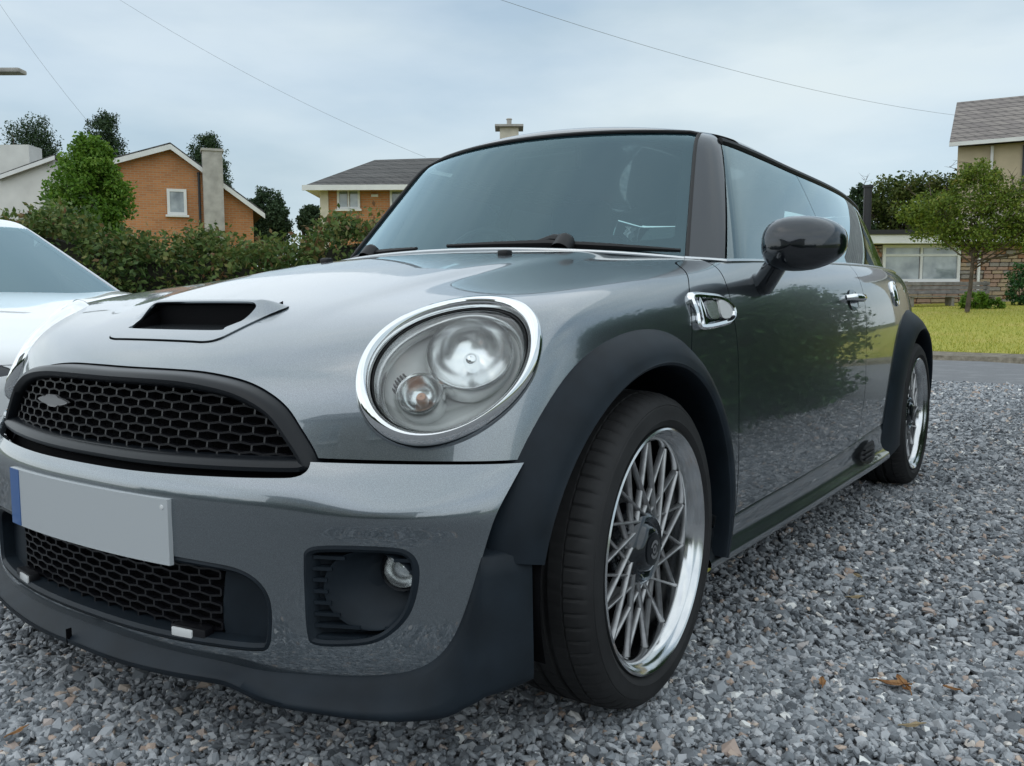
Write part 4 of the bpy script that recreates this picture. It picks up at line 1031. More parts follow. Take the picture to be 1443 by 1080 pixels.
# ------------------------------------------------------------------ ground
def noise_mat(name, c1, c2, scale, rough=.9, bump=.3, bscale=80, bdist=.01, c3=None, detail=8):
    m = bpy.data.materials.new(name); m.use_nodes = True; t = m.node_tree; b = t.nodes['Principled BSDF']; b.inputs['Roughness'].default_value = rough
    c = t.nodes.new('ShaderNodeTexCoord'); n = t.nodes.new('ShaderNodeTexNoise'); n.inputs['Scale'].default_value = scale; n.inputs['Detail'].default_value = detail; n.inputs['Roughness'].default_value = .65
    r = t.nodes.new('ShaderNodeValToRGB'); r.color_ramp.elements[0].position = .32; r.color_ramp.elements[1].position = .68
    r.color_ramp.elements[0].color = (*c1, 1); r.color_ramp.elements[1].color = (*c2, 1)
    t.links.new(c.outputs['Object'], n.inputs['Vector']); t.links.new(n.outputs['Fac'], r.inputs['Fac'])
    last = r.outputs['Color']
    if c3:
        n3 = t.nodes.new('ShaderNodeTexNoise'); n3.inputs['Scale'].default_value = scale*.06; n3.inputs['Detail'].default_value = 4
        m3 = t.nodes.new('ShaderNodeMix'); m3.data_type = 'RGBA'; m3.inputs['B'].default_value = (*c3, 1)
        rr = t.nodes.new('ShaderNodeMapRange'); rr.inputs['From Min'].default_value = .48; rr.inputs['From Max'].default_value = .68; rr.inputs['To Max'].default_value = .7
        t.links.new(c.outputs['Object'], n3.inputs['Vector']); t.links.new(n3.outputs['Fac'], rr.inputs['Value']); t.links.new(rr.outputs['Result'], m3.inputs['Factor'])
        t.links.new(last, m3.inputs['A']); last = m3.outputs['Result']
    t.links.new(last, b.inputs['Base Color'])
    if bump:
        n2 = t.nodes.new('ShaderNodeTexNoise'); n2.inputs['Scale'].default_value = bscale; n2.inputs['Detail'].default_value = 4
        bn = t.nodes.new('ShaderNodeBump'); bn.inputs['Strength'].default_value = bump; bn.inputs['Distance'].default_value = bdist
        t.links.new(c.outputs['Object'], n2.inputs['Vector']); t.links.new(n2.outputs['Fac'], bn.inputs['Height']); t.links.new(bn.outputs['Normal'], b.inputs['Normal'])
    MATS[name] = m; return m
noise_mat('grass_ground', (.035, .060, .010), (.10, .12, .022), 6, c3=(.13, .13, .035))
noise_mat('lawn_green', (.25, .27, .03), (.41, .38, .06), 14, bump=.4, bscale=60, bdist=.02, c3=(.44, .36, .09))
noise_mat('asphalt', (.13, .135, .145), (.20, .205, .215), 60, rough=.85, bump=.25, bscale=220, bdist=.004, c3=(.23, .235, .245))
noise_mat('verge_soil', (.10, .085, .06), (.26, .23, .18), 12, bump=.5, bscale=40, bdist=.02)
noise_mat('gravel_bed', (.06, .065, .07), (.30, .305, .315), 75, rough=.85, bump=1.0, bscale=60, bdist=.02)
def sheet(name, poly, z, m, nsub=0):
    o = part(name, [(x, y, z) for x, y in poly], [tuple(range(len(poly)))], m, None, False); return tag(o, kind='structure')
def lawn_z(y): return max(0., y-12.75)*.043
# the wide ground, gently rising beyond the road
ys = [-1500, -60, 0, 6, 7.4, 12.6, 13, 16, 20, 26, 40, 80, 300, 2500]; xs = [-2500, -300, -60, -20, 0, 20, 60, 300, 2500]
G = np.array([[(x, y, (min(lawn_z(y), 1.3) if y > 12.7 else 0)-.05) for y in ys] for x in xs]); tag(MB().grid(G).build('ground', 'grass_ground'), kind='structure')
sheet('gravel_drive', [(-14, -9), (7, -9), (7, 7.62), (2, 7.62), (.75, 7.60), (0, 7.76), (-1.5, 7.9), (-5, 8.0), (-14, 8.1)], -.012, 'gravel_bed')
sheet('road', [(-70, 6.9), (70, 6.9), (70, 11.2), (.6, 11.15), (-.9, 12.0), (-8, 12.1), (-70, 12.1)], -.024, 'asphalt')
# verge between road and lawn, a low worn edge
vx = np.linspace(-40, 40, 161); rows = []
for x in vx:
    e = 11.65+.35*np.clip(-(x-.2)/1.6, 0, 1); w1 = .06*math.sin(x*2.1)+.05*math.sin(x*5.3+1)
    rows.append([(x, e-.25+w1, -.045), (x, e-.18+w1, .035), (x, e+.25+w1, .055), (x, e+.9, .03), (x, e+1.6, .0)])
tag(MB().grid(np.array(rows)).build('verge', 'verge_soil', smooth=True), kind='structure')
rows = []
for x in np.linspace(-40, 40, 81):
    e = 12.45+.35*np.clip(-(x-.2)/1.6, 0, 1)
    rows.append([(x, yy, lawn_z(yy)+.035) for yy in (e+.05*math.sin(x*3), 13.5, 15, 18, 22, 27, 30)])
tag(MB().grid(np.array(rows)).build('lawn', 'lawn_green', smooth=True), kind='structure')
# grass blades on the part of the lawn that can be seen
n = 42000; gx = RNG.uniform(-9, 3.5, n); gyv = 12.5+RNG.uniform(0, 1, n)**1.4*14
h = RNG.uniform(.025, .065, n); a = RNG.uniform(0, 2*math.pi, n); lean = RNG.normal(size=(n, 2))*.02
b0 = np.stack([gx-np.cos(a)*.006, gyv-np.sin(a)*.006, np.maximum(0, gyv-12.75)*.043+.03], 1); b1 = b0+np.stack([np.cos(a)*.012, np.sin(a)*.012, 0*a], 1)
tp = (b0+b1)/2+np.stack([lean[:, 0], lean[:, 1], h], 1)
tint_mat('blade', [(0, (.20, .26, .03)), (.6, (.38, .38, .055)), (1, (.52, .46, .12))], .6, .2)
tag(new_obj('grass', fast_mesh('grass', np.stack([b0, b1, tp], 1).reshape(-1, 3), np.arange(3*n).reshape(n, 3), RNG.uniform(0, 1, n)), 'blade'), 'short yellow green grass of the lawn beyond the road', 'grass', kind='stuff')

# ------------------------------------------------------------------ gravel stones
def ico():
    t = (1+5**.5)/2; v = np.array([(-1, t, 0), (1, t, 0), (-1, -t, 0), (1, -t, 0), (0, -1, t), (0, 1, t), (0, -1, -t), (0, 1, -t), (t, 0, -1), (t, 0, 1), (-t, 0, -1), (-t, 0, 1)], float); v /= np.linalg.norm(v[0])
    f = [(0, 11, 5), (0, 5, 1), (0, 1, 7), (0, 7, 10), (0, 10, 11), (1, 5, 9), (5, 11, 4), (11, 10, 2), (10, 7, 6), (7, 1, 8), (3, 9, 4), (3, 4, 2), (3, 2, 6), (3, 6, 8), (3, 8, 9), (4, 9, 5), (2, 4, 11), (6, 2, 10), (8, 6, 7), (9, 8, 1)]
    return v, np.array(f)
def octa():
    return np.array([(1, 0, 0), (0, 1, 0), (-1, 0, 0), (0, -1, 0), (0, 0, 1), (0, 0, -1)], float), np.array([(0, 1, 4), (1, 2, 4), (2, 3, 4), (3, 0, 4), (1, 0, 5), (2, 1, 5), (3, 2, 5), (0, 3, 5)])
def scatter_stones(base, px, py, size, zc, jit):
    v, f = base; n = len(px); k = len(v)
    q = v[None]*(1+RNG.normal(size=(n, k, 1))*jit)
    q = q*(size[:, None, None]*RNG.uniform(.45, 1.35, (n, 1, 3))*np.array([1, 1, .75]))
    a = RNG.normal(size=(n, 4)); a /= np.linalg.norm(a, axis=1, keepdims=True); w_, x, y, z = a.T
    Rm = np.stack([np.stack([1-2*(y*y+z*z), 2*(x*y-z*w_), 2*(x*z+y*w_)], -1), np.stack([2*(x*y+z*w_), 1-2*(x*x+z*z), 2*(y*z-x*w_)], -1), np.stack([2*(x*z-y*w_), 2*(y*z+x*w_), 1-2*(x*x+y*y)], -1)], 1)
    q = np.einsum('nij,nkj->nki', Rm, q)*np.array([1, 1, .8])
    q += np.stack([px, py, zc], -1)[:, None]
    F = (f[None]+(np.arange(n)*k)[:, None, None]).reshape(-1, 3)
    tint = np.repeat(np.clip(RNG.beta(2.0, 2.4, n)*.80+np.where(RNG.uniform(size=n) < .15, .38, 0), 0, 1), len(f))
    return q.reshape(-1, 3), F, tint
def in_view(x, y, m=.06):
    dx, dy = x-CAM_P.x, y-CAM_P.y; f = -dx*SYW+dy*CYW; r = dx*CYW+dy*SYW; return (f > .5) & (np.abs(r) < f*(.60+m)+.15), f
def band(n, f0, f1, r0=-.70, r1=.68):
    out = [], []
    while len(out[0]) < n:
        f = np.sqrt(RNG.uniform(f0*f0, f1*f1, n)); r = RNG.uniform(r0, r1, n)*f
        x = CAM_P.x+r*CYW-f*SYW; y = CAM_P.y+r*SYW+f*CYW
        ok = (y < 7.75+.04*np.sin(x*7)) & (x > -8) & (x < 6) & ~((np.abs(x) < .42) & (y > -.2) & (y < 2.8)) & ~((x < -2.2) & (f > 4.6))
        out[0].extend(x[ok]); out[1].extend(y[ok])
    return np.array(out[0][:n]), np.array(out[1][:n])
Vs, Fs, Ts = [], [], []; off = 0
for base, n, f0, f1, s0, s1, jit, *rr_ in ((ico(), 26000, .65, 1.9, .0056, .0105, .22), (ico(), 38000, 1.5, 3.6, .0064, .0120, .22), (octa(), 52000, 3.2, 6.4, .0095, .017, .22), (octa(), 42000, 5.8, 10.2, .012, .022, .22), (octa(), 22000, .8, 5.5, .009, .016, .22, .67, 1.25), (octa(), 9000, .8, 4.0, .009, .016, .22, -1.1, -.69)):
    x, y = band(n, f0, f1, *rr_); sz = np.exp(RNG.normal(np.log((s0*s1)**.5), .30, n)); sz = np.clip(sz, s0*.6, s1*1.5)
    v, f, t = scatter_stones(base, x, y, sz, -.006+RNG.uniform(-.004, .005, n), jit); Vs.append(v); Fs.append(f+off); Ts.append(t); off += len(v)
tag(new_obj('gravel', fast_mesh('gravel', np.concatenate(Vs), np.concatenate(Fs), np.concatenate(Ts)), 'stones'), 'loose grey blue stone chippings covering the driveway', 'gravel', kind='stuff')
# dry leaves and needles lying on the stones
mat('dry_leaf', (.33, .13, .04), .7, var=.4, vscale=60, col2=(.42, .24, .10)); mat('pale_leaf', (.38, .30, .18), .7, var=.3, vscale=60)
def dry_leaf(x, y, s, rz, label, m='dry_leaf', curl=.5):
    rows = []
    for i, u in enumerate(np.linspace(-1, 1, 9)):
        wd = .34*s*(1-u*u)**.7*(1+.25*math.sin(9*u)); row = []
        for v_ in np.linspace(-1, 1, 5): row.append((u*s, v_*wd, .010+s*(.18*curl*(v_*v_)+.22*curl*u*u+.05*math.sin(4*u+v_))))
        rows.append(row)
    mb = MB().grid(np.array(rows)); mb.tube([(-s*1.35, .1*s, .012), (-s, 0, .012+s*.2*curl), (s*.8, 0, .012)], [.0012, .0014, .0008], 5)
    o = mb.build('dry_leaf', m); o.location = (x, y, 0); o.rotation_euler = (RNG.normal()*.2, RNG.normal()*.2, rz); tag(o, label, 'leaf', 'fallen leaves on the gravel'); return o
# ------------------------------------------------------------------ hedges and trees
def hedge(name, label, path, width, h, n, size, leaf_m, density_top=.3, wob=.10, group=None):
    """path: ground points; box-like leafy mass with an uneven face and a solid dark core added to block light through it"""
    P = np.array(path, float); seg = np.linalg.norm(np.diff(P, axis=0), axis=1); cum = np.r_[0, np.cumsum(seg)]
    c0 = P.mean(0); t = thing(name, label, 'hedge', (c0[0], c0[1], 0), group=group)
    def at(s):
        x = np.interp(s, cum, P[:, 0]); y = np.interp(s, cum, P[:, 1]); i = np.clip(np.searchsorted(cum, s)-1, 0, len(seg)-1)
        d = (P[i+1]-P[i])/seg[i][..., None]; return x-c0[0], y-c0[1], d
    cl = n//26; s = RNG.uniform(0, cum[-1], cl); kind = RNG.uniform(size=cl)
    top = kind < density_top; q = np.where(top, RNG.uniform(-.5, .5, cl), np.where(RNG.uniform(size=cl) < .5, -.5, .5))
    endc = RNG.uniform(size=cl) < .05; s = np.where(endc, np.where(RNG.uniform(size=cl) < .5, 0, cum[-1]), s); q = np.where(endc & ~top, RNG.uniform(-.5, .5, cl), q)
    hh = h*(1+.09*np.sin(s*1.7)+.06*np.sin(s*4.1+1)+.04*np.sin(s*9.3))
    z = np.where(top, hh, hh*RNG.uniform(.02, 1, cl))
    bul = 1+wob*np.sin(s*3.1+z*4)+wob*RNG.normal(size=cl)*.6-.18*np.clip((z-.75*hh)/(.25*hh), 0, 1)
    x, y, d = at(s); nx, ny = -d[:, 1], d[:, 0]
    c = np.stack([x+nx*q*width*bul, y+ny*q*width*bul, z+RNG.normal(size=cl)*.05], 1)
    j = RNG.integers(0, cl, n); p = c[j]+RNG.normal(size=(n, 3))*np.array([.085, .085, .075]); p[:, 2] = np.maximum(p[:, 2], .02)
    ct = np.clip(RNG.normal(.2, .16, cl)+.12*top, 0, .6)
    new_obj('foliage', leaf_mesh('foliage', p, size, ct[j]), leaf_m, t)
    ss = np.linspace(.12, cum[-1]-.12, 26); rows = []
    for v_ in ss:
        x, y, d = at(np.array([v_])); d = d[0]; nx, ny = -d[1], d[0]; hk = h*(1+.09*math.sin(v_*1.7)+.06*math.sin(v_*4.1+1))-.14; wk = width*.5-.13
        rows.append([(x[0]+nx*k*wk, y[0]+ny*k*wk, zz) for k, zz in ((-1, 0), (-1, hk*.85), (-.6, hk), (.6, hk), (1, hk*.85), (1, 0))])
    G = np.array(rows); m = MB().grid(G); m.f += [tuple(range(6)), tuple(len(m.v)-6+i for i in reversed(range(6)))]; m.build('dark_core', 'hedge_core', t)  # solid near-black filler, added so no light shows through the leaves
    return t
hp = [SF(-9.5, 9.3)[:2], SF(-5.6, 9.2)[:2], SF(-2.8, 9.35)[:2], SF(-1.0, 9.9)[:2], SF(.9, 10.6)[:2]]
hedge('mixed_hedge', 'dark mixed hedge with russet tips running behind the parked cars', hp, 1.0, 1.40, 75000, .034, 'leaf_hedge')
hedge('clipped_hedge', 'tall dark green hedge along the side of the gravel drive', [(2.75, 2.3), (2.65, 4.2), (2.5, 6.0)], 1.1, 1.5, 30000, .035, 'leaf_bush', wob=.12)
tree('lime_tree', 'bright lime green leafy tree in front of the brick gable', SF(-8.35, 17.6), 2.4, .10, [(.05, 0, 3.0, .60, .6, .70), (.48, 0, 2.8, .50, .5, .60), (-.50, 0, 2.95, .48, .5, .50), (.20, 0, 3.65, .36, .34, .40), (-.32, 0, 3.50, .30, .3, .30), (.1, 0, 1.9, .80, .5, .75), (.50, 0, 3.35, .28, .3, .28), (-.7, 0, 2.3, .35, .3, .4), (.75, 0, 2.2, .32, .3, .4)], 26000, 300, .042, 'leaf_lime', spread=.20, shell=.45)
tree('lime_bush', 'rounded light green bush beside the lime tree', SF(-8.05, 15.4), 1.0, .06, [(0, 0, 1.55, .60, .55, .75), (.35, 0, 1.3, .5, .5, .6), (-.4, 0, 1.2, .5, .5, .6)], 9000, 170, .045, 'leaf_lime', cat='bush')
for nm, lb, sx, sy, blobs, tr in (('cypress_tree', 'dark rounded conifer rising behind the white house chimney', -24.0, 45, [(0, 0, 8.0, 1.25, 1.2, 1.9), (-.5, 0, 6.7, 1.3, 1.2, 1.6), (.6, 0, 6.8, 1.3, 1.2, 1.8)], 5),
                                  ('cypress_tree', 'pointed dark conifer rising behind the lime tree', -20.4, 45, [(0, 0, 8.6, .85, .9, 1.5), (0, 0, 7.3, 1.3, 1.2, 1.6), (.3, 0, 6.3, 1.6, 1.2, 1.5)], 5),
                                  ('cypress_tree', 'dark conifer behind the tall grey chimney of the brick house', -17.0, 50, [(0, 0, 8.7, 1.0, 1, 1.2), (.4, 0, 7.2, 1.1, 1, 1.6), (0, 0, 5.5, 1.2, 1, 1.6)], 5),
                                  ('dark_tree', 'low dark tree between the two brick houses', -11.0, 40, [(0, 0, 4.7, .85, .8, .85), (.8, 0, 4.2, .7, .7, .6), (-.7, 0, 4.3, .7, .7, .6), (0, 0, 3.6, 1.3, .8, .9)], 3),
                                  ('small_tree', 'small dark tree beside the hipped roof house', -8.3, 37, [(0, 0, 3.9, .55, .5, .6), (.4, 0, 3.5, .5, .5, .6)], 2.5)):
    tree(nm, lb, SF(sx, sy, .3), tr, .22, blobs, 24000, 420, .062, 'leaf_dark', 'trees behind the houses', spread=.14, shell=.3)
tree('olive_tree', 'olive green tree crown above the flat roof of the bungalow', SF(15.0, 35.0, .9), 3.2, .18, [(.2, 0, 3.7, 1.2, 1.1, .95), (-.8, 0, 3.2, 1.1, 1, 1.0), (1.4, 0, 3.5, 1.3, 1.1, 1.1), (2.6, 0, 3.6, 1.3, 1.1, 1.0), (-1.5, 0, 2.6, .9, 1, .9), (1, 0, 2.4, 2.4, 1, 1.0)], 26000, 520, .070, 'leaf_olive', 'trees behind the houses')
tree('conifer_tree', 'dark green conifer with bare twigs on top beside the flue', SF(13.2, 34.0, .8), 3.4, .12, [(0, 0, 3.9, .30, .3, .65), (-.2, 0, 3.1, .6, .5, .8), (0, 0, 2.3, .8, .6, .8)], 7000, 170, .065, 'leaf_dark', 'trees behind the houses', bare=12)
tree('hawthorn_tree', 'small spreading tree with turning leaves in front of the stone bungalow', SF(11.35, 22, .55), 1.6, .05, [(.1, 0, 2.75, 1.0, .8, .6), (-.95, 0, 2.6, .75, .6, .5), (1.15, 0, 2.45, .95, .7, .7), (.4, 0, 1.85, 1.2, .7, .45), (-.6, 0, 2.0, .8, .6, .40), (1.9, 0, 2.7, .8, .6, .7), (-1.3, 0, 2.35, .5, .4, .3), (1.6, 0, 1.7, .8, .6, .4), (.15, 0, 3.3, .6, .5, .32)], 24000, 560, .040, 'leaf_russet', bare=26, spread=.16, limbs=30, shell=.2)
tree('garden_shrub', 'small light green shrub on the lawn before the bungalow bench', SF(12.4, 23.6, .42), .2, .03, [(0, 0, .34, .36, .3, .26), (.45, 0, .22, .25, .2, .18)], 3000, 60, .045, 'leaf_lime', cat='shrub')
tree('garden_shrub', 'dark green shrub at the end of the bungalow wall', SF(14.25, 24.8, .5), .4, .03, [(0, 0, .75, .36, .4, .6), (.4, 0, .6, .5, .4, .5)], 3500, 60, .045, 'leaf_bush', cat='shrub')
tree('garden_shrub', 'pale yellow green sprig at the foot of the dark mixed hedge', SF(-3.05, 7.9, 0), .3, .02, [(0, 0, .55, .20, .2, .22), (.3, 0, .46, .16, .2, .16), (0, 0, .3, .22, .2, .25)], 1800, 40, .025, 'leaf_olive', cat='shrub')

# ------------------------------------------------------------------ houses
def brick_mat(name, c1, c2, mortar, scale, bw=.5, bh=.25, rough=.9, msize=.02, bump=.4, offs=.5, bias=0.0):
    m = bpy.data.materials.new(name); m.use_nodes = True; t = m.node_tree; b = t.nodes['Principled BSDF']; b.inputs['Roughness'].default_value = rough
    c = t.nodes.new('ShaderNodeTexCoord'); s = t.nodes.new('ShaderNodeSeparateXYZ'); ad = t.nodes.new('ShaderNodeMath'); ad.operation = 'ADD'; cb = t.nodes.new('ShaderNodeCombineXYZ')
    br = t.nodes.new('ShaderNodeTexBrick'); br.inputs['Scale'].default_value = scale; br.inputs['Color1'].default_value = (*c1, 1); br.inputs['Color2'].default_value = (*c2, 1); br.inputs['Mortar'].default_value = (*mortar, 1)
    br.inputs['Mortar Size'].default_value = msize; br.inputs['Brick Width'].default_value = bw; br.inputs['Row Height'].default_value = bh; br.offset = offs; br.inputs['Bias'].default_value = bias
    t.links.new(c.outputs['Object'], s.inputs[0]); t.links.new(s.outputs['X'], ad.inputs[0]); t.links.new(s.outputs['Y'], ad.inputs[1]); t.links.new(ad.outputs[0], cb.inputs['X']); t.links.new(s.outputs['Z'], cb.inputs['Y']); t.links.new(cb.outputs[0], br.inputs['Vector'])
    n = t.nodes.new('ShaderNodeTexNoise'); n.inputs['Scale'].default_value = 1.3; n.inputs['Detail'].default_value = 6; hs = t.nodes.new('ShaderNodeHueSaturation'); mr = t.nodes.new('ShaderNodeMapRange'); mr.inputs['To Min'].default_value = .75; mr.inputs['To Max'].default_value = 1.25
    t.links.new(c.outputs['Object'], n.inputs['Vector']); t.links.new(n.outputs['Fac'], mr.inputs['Value']); t.links.new(mr.outputs[0], hs.inputs['Value']); t.links.new(br.outputs['Color'], hs.inputs['Color']); t.links.new(hs.outputs[0], b.inputs['Base Color'])
    bn = t.nodes.new('ShaderNodeBump'); bn.inputs['Strength'].default_value = bump; bn.inputs['Distance'].default_value = .02; bn.invert = True; t.links.new(br.outputs['Fac'], bn.inputs['Height']); t.links.new(bn.outputs[0], b.inputs['Normal'])
    MATS[name] = m; return m
brick_mat('orange_brick', (.52, .22, .085), (.43, .17, .065), (.38, .28, .18), 2.2, .5, .165)
brick_mat('roof_tile', (.105, .10, .095), (.075, .072, .07), (.03, .03, .03), 1.6, .5, .40, msize=.03, bump=.8)
brick_mat('roof_tile_brown', (.26, .23, .21), (.20, .175, .165), (.09, .08, .075), 1.6, .5, .36, msize=.03, bump=.8)
mat('white_paint', (.72, .72, .71), .6, var=.06, vscale=3); mat('render_white', (.66, .65, .62), .85, var=.08, vscale=2)
mat('render_beige', (.50, .42, .29), .85, var=.1, vscale=2); mat('render_cream', (.60, .55, .45), .85, var=.12, vscale=5)
mat('concrete_grey', (.40, .38, .35), .9, var=.2, vscale=4); mat('roof_felt', (.035, .035, .037), .9); mat('grey_wood', (.23, .215, .20), .85, var=.3, vscale=6)
mat('flue_black', (.018, .018, .02), .4); mat('mortar', (.24, .21, .175), .95, var=.2, vscale=10)
mat('win_glass', (.20, .26, .30), .06, coat=1.0, var=.5, vscale=1.6, col2=(.45, .50, .52)); mat('dark_win', (.03, .04, .05), .05, coat=1.0); mat('curtain', (.55, .56, .55), .8, var=.2, vscale=9)
mat('dark_frame', (.03, .035, .04), .5)
def window(par, x, z, w_, h, y=0.0, cols=2, fm='white_paint', gm='win_glass', fr=.07, sill=True, transom=None):
    o = MB(); o.bbox((x-w_/2, y-.05, z), (x-w_/2+fr, y+.05, z+h)); o.bbox((x+w_/2-fr, y-.05, z), (x+w_/2, y+.05, z+h))
    o.bbox((x-w_/2+fr, y-.048, z), (x+w_/2-fr, y+.05, z+fr)); o.bbox((x-w_/2+fr, y-.048, z+h-fr), (x+w_/2-fr, y+.05, z+h))
    for i in range(1, cols): o.bbox((x-w_/2+w_*i/cols-fr*.4, y-.044, z+fr), (x-w_/2+w_*i/cols+fr*.4, y+.05, z+h-fr))
    if transom: o.bbox((x-w_/2+fr, y-.040, z+h*transom-fr*.4), (x+w_/2-fr, y+.05, z+h*transom+fr*.4))
    W_ = o.build('window', fm, par)
    for i in range(cols):
        a = x-w_/2+w_*i/cols+fr*.7; b = x-w_/2+w_*(i+1)/cols-fr*.7
        spans = [(z+fr*.7, z+h-fr*.7)] if not transom else [(z+fr*.7, z+h*transom-fr*.3), (z+h*transom+fr*.3, z+h-fr*.7)]
        for s0, s1 in spans: MB().bbox((a, y-.012, s0), (b, y+.012, s1)).build('pane', gm, W_)
    if sill: MB().bbox((x-w_/2-.06, y-.12, z-.07), (x+w_/2+.06, y+.04, z-.002)).build('sill', fm, W_)
    return W_
def slab(par, name, pts, th, m):
    """roof slab: four points of the upper face, thickness down"""
    a = [Vector(p) for p in pts]; d = Vector((0, 0, -th)); v = a+[p+d for p in a]
    return MB().add(v, [(0, 1, 2, 3), (7, 6, 5, 4), (0, 4, 5, 1), (1, 5, 6, 2), (2, 6, 7, 3), (3, 7, 4, 0)]).build(name, m, par)
# brick house with the long gable
h1 = thing('brick_house', 'orange brick house showing its gable end and tall grey chimney', 'house', SF(-11.39, 30, .3), YAW+R(21))
gb = [(-2.75, 0), (2.6, 0), (2.6, 3.72), (0, 5.62), (-2.75, 4.7)]
MB().add([(x, 0, z) for x, z in gb]+[(x, 9, z) for x, z in gb], [(0, 1, 2, 3, 4), (9, 8, 7, 6, 5), (1, 6, 7, 2), (0, 4, 9, 5)]).build('wall', 'orange_brick', h1)
slab(h1, 'roof', [(0, -.28, 5.80), (0, 9.2, 5.80), (2.95, 9.2, 3.64), (2.95, -.28, 3.64)], .10, 'roof_tile'); slab(h1, 'roof', [(-3.05, -.28, 4.78), (-3.05, 9.2, 4.78), (0, 9.2, 5.80), (0, -.28, 5.80)], .10, 'roof_tile')
slab(h1, 'bargeboard', [(0, -.32, 5.74), (0, -.285, 5.74), (2.97, -.285, 3.56), (2.97, -.32, 3.56)], .17, 'white_paint'); slab(h1, 'bargeboard', [(-3.07, -.32, 4.72), (-3.07, -.285, 4.72), (0, -.285, 5.74), (0, -.32, 5.74)], .17, 'white_paint')
ch = MB().bbox((.98, -.55, 0), (1.62, -.005, 5.55)).build('chimney', 'concrete_grey', h1); MB().bbox((.94, -.59, 5.552), (1.66, .03, 5.63)).build('cap', 'concrete_grey', ch)
window(h1, .14, 3.45, .62, .86, -.03, 1, fr=.09); MB().tube([(.86, -.06, 0), (.86, -.06, 4.9)], .04, 8).build('drainpipe', 'dark_frame', h1)
# hipped brick house further right
h2 = thing('brick_house', 'orange brick house with hipped tiled roof and cream chimney', 'house', SF(-6.32, 30, .3), YAW)
MB().bbox((.02, 0, 0), (9.5, 8, 4.30)).build('wall', 'orange_brick', h2)
MB().bbox((-.10, -.06, 0), (.18, 1.2, 4.30)).build('corner_post', 'render_cream', h2)
ev = 4.32
rf = MB().add([(-.55, -.55, ev), (10, -.55, ev), (10, 8.5, ev), (-.55, 8.5, ev), (1.15, 4.0, 5.88), (9.0, 4.0, 6.10)], [(0, 1, 5, 4), (1, 2, 5), (2, 3, 4, 5), (3, 0, 4), (3, 2, 1, 0)]).build('roof', 'roof_tile', h2)
MB().bbox((-.57, -.60, ev-.14), (10.02, -.52, ev+.03)).build('gutter', 'white_paint', h2); MB().bbox((-.55, -.52, ev-.10), (0, 8.0, ev-.02)).build('soffit', 'white_paint', h2)
window(h2, .86, 3.62, .76, .66, -.03, 2); window(h2, 2.7, 3.55, .9, .72, -.03, 2); MB().bbox((1.62, -.06, 4.02), (1.85, -.005, 4.10)).build('wall_light', 'white_paint', h2)
c2 = MB().bbox((5.9, 3.5, 5.0), (6.6, 4.2, 6.98)).build('chimney', 'render_cream', h2); MB().bbox((5.72, 3.32, 6.982), (6.78, 4.38, 7.06)).build('cap', 'concrete_grey', c2); MB().lathe([(.09, 0), (.09, .24), (.12, .26), (.10, .30), (.0, .30)], 12, Matrix.Translation((6.25, 3.85, 7.06)) @ Matrix.Rotation(R(-90), 4, 'Y')).build('pot', 'concrete_grey', c2)
# white rendered house, far left
h3 = thing('rendered_house', 'white rendered house with grey roof half hidden by the lime tree', 'house', SF(-18.1, 32, .3), YAW)
gb = [(-1.2, 0), (1.75, 0), (1.75, 5.62), (-.1, 4.98), (-1.2, 4.98)]
MB().add([(x, 0, z) for x, z in gb]+[(x, 7, z) for x, z in gb], [(0, 1, 2, 3, 4), (9, 8, 7, 6, 5), (1, 6, 7, 2), (0, 4, 9, 5)]).build('wall', 'render_white', h3)
slab(h3, 'roof', [(-.25, -.2, 5.03), (1.9, -.2, 5.77), (1.9, 7, 5.77), (-.25, 7, 5.03)], .10, 'roof_tile'); slab(h3, 'bargeboard', [(-.27, -.24, 4.98), (1.92, -.24, 5.72), (1.92, -.205, 5.72), (-.27, -.205, 4.98)], .14, 'white_paint')
slab(h3, 'roof', [(-1.6, 3.0, 5.2), (1.9, 3.0, 5.9), (1.9, 6.5, 6.35), (-1.6, 6.5, 6.0)], .1, 'roof_tile')
MB().bbox((-.6, .6, 4.6), (.58, 1.5, 6.25)).build('chimney', 'render_white', h3)
# stone bungalow
bg = thing('stone_bungalow', 'single storey stone bungalow with flat roof and wide white window', 'house', SF(10.4, 27, .45), YAW)
MB().bbox((-.1, .06, 0), (7.2, 6, 2.0)).build('wall', 'mortar', bg)
RN2 = random.Random(5); stone_me = {}
for i, (l_, hgt) in enumerate(((.24, .11), (.34, .13), (.44, .13), (.30, .15))):
    m = MB().box((l_/2, 0, hgt/2), (l_-.018, .14, hgt-.016)); me = mesh('stone', m.v, m.f, False); bm = bmesh.new(); bm.from_mesh(me); bmesh.ops.bevel(bm, geom=bm.edges[:], offset=.014, segments=1, affect='EDGES'); bm.to_mesh(me); bm.free(); stone_me[i] = (me, l_, hgt)
st_m = [mat('stone_%s' % nm, c, .9, var=.25, vscale=7) for nm, c in (('buff', (.34, .26, .18)), ('rust', (.27, .15, .09)), ('grey', (.25, .225, .20)), ('pink', (.33, .22, .17)))]
variants = []
for k, (me, l_, hgt) in stone_me.items():
    for m in st_m: c_ = me.copy(); c_.materials.append(m); variants.append((c_, l_, hgt))
def stones_on(par, x0, x1, z0, z1, limit=300):
    cnt = 0; z_ = z0
    while z_ < z1-.05:
        rh = RN2.choice((.11, .13, .15)); x_ = x0+RN2.uniform(-.1, .05)
        while x_ < x1-.08 and cnt < limit:
            me, l_, hgt = RN2.choice(variants); o = bpy.data.objects.new('stone', me); COL.objects.link(o); o.parent = par
            xs_ = max(x_, x0); ln = min(l_, x1-xs_); o.location = (xs_, .02+RN2.uniform(-.02, .02), z_); o.scale = (ln/l_, 1, min(rh, z1-z_)/hgt); x_ += l_; cnt += 1
        z_ += rh
    return cnt
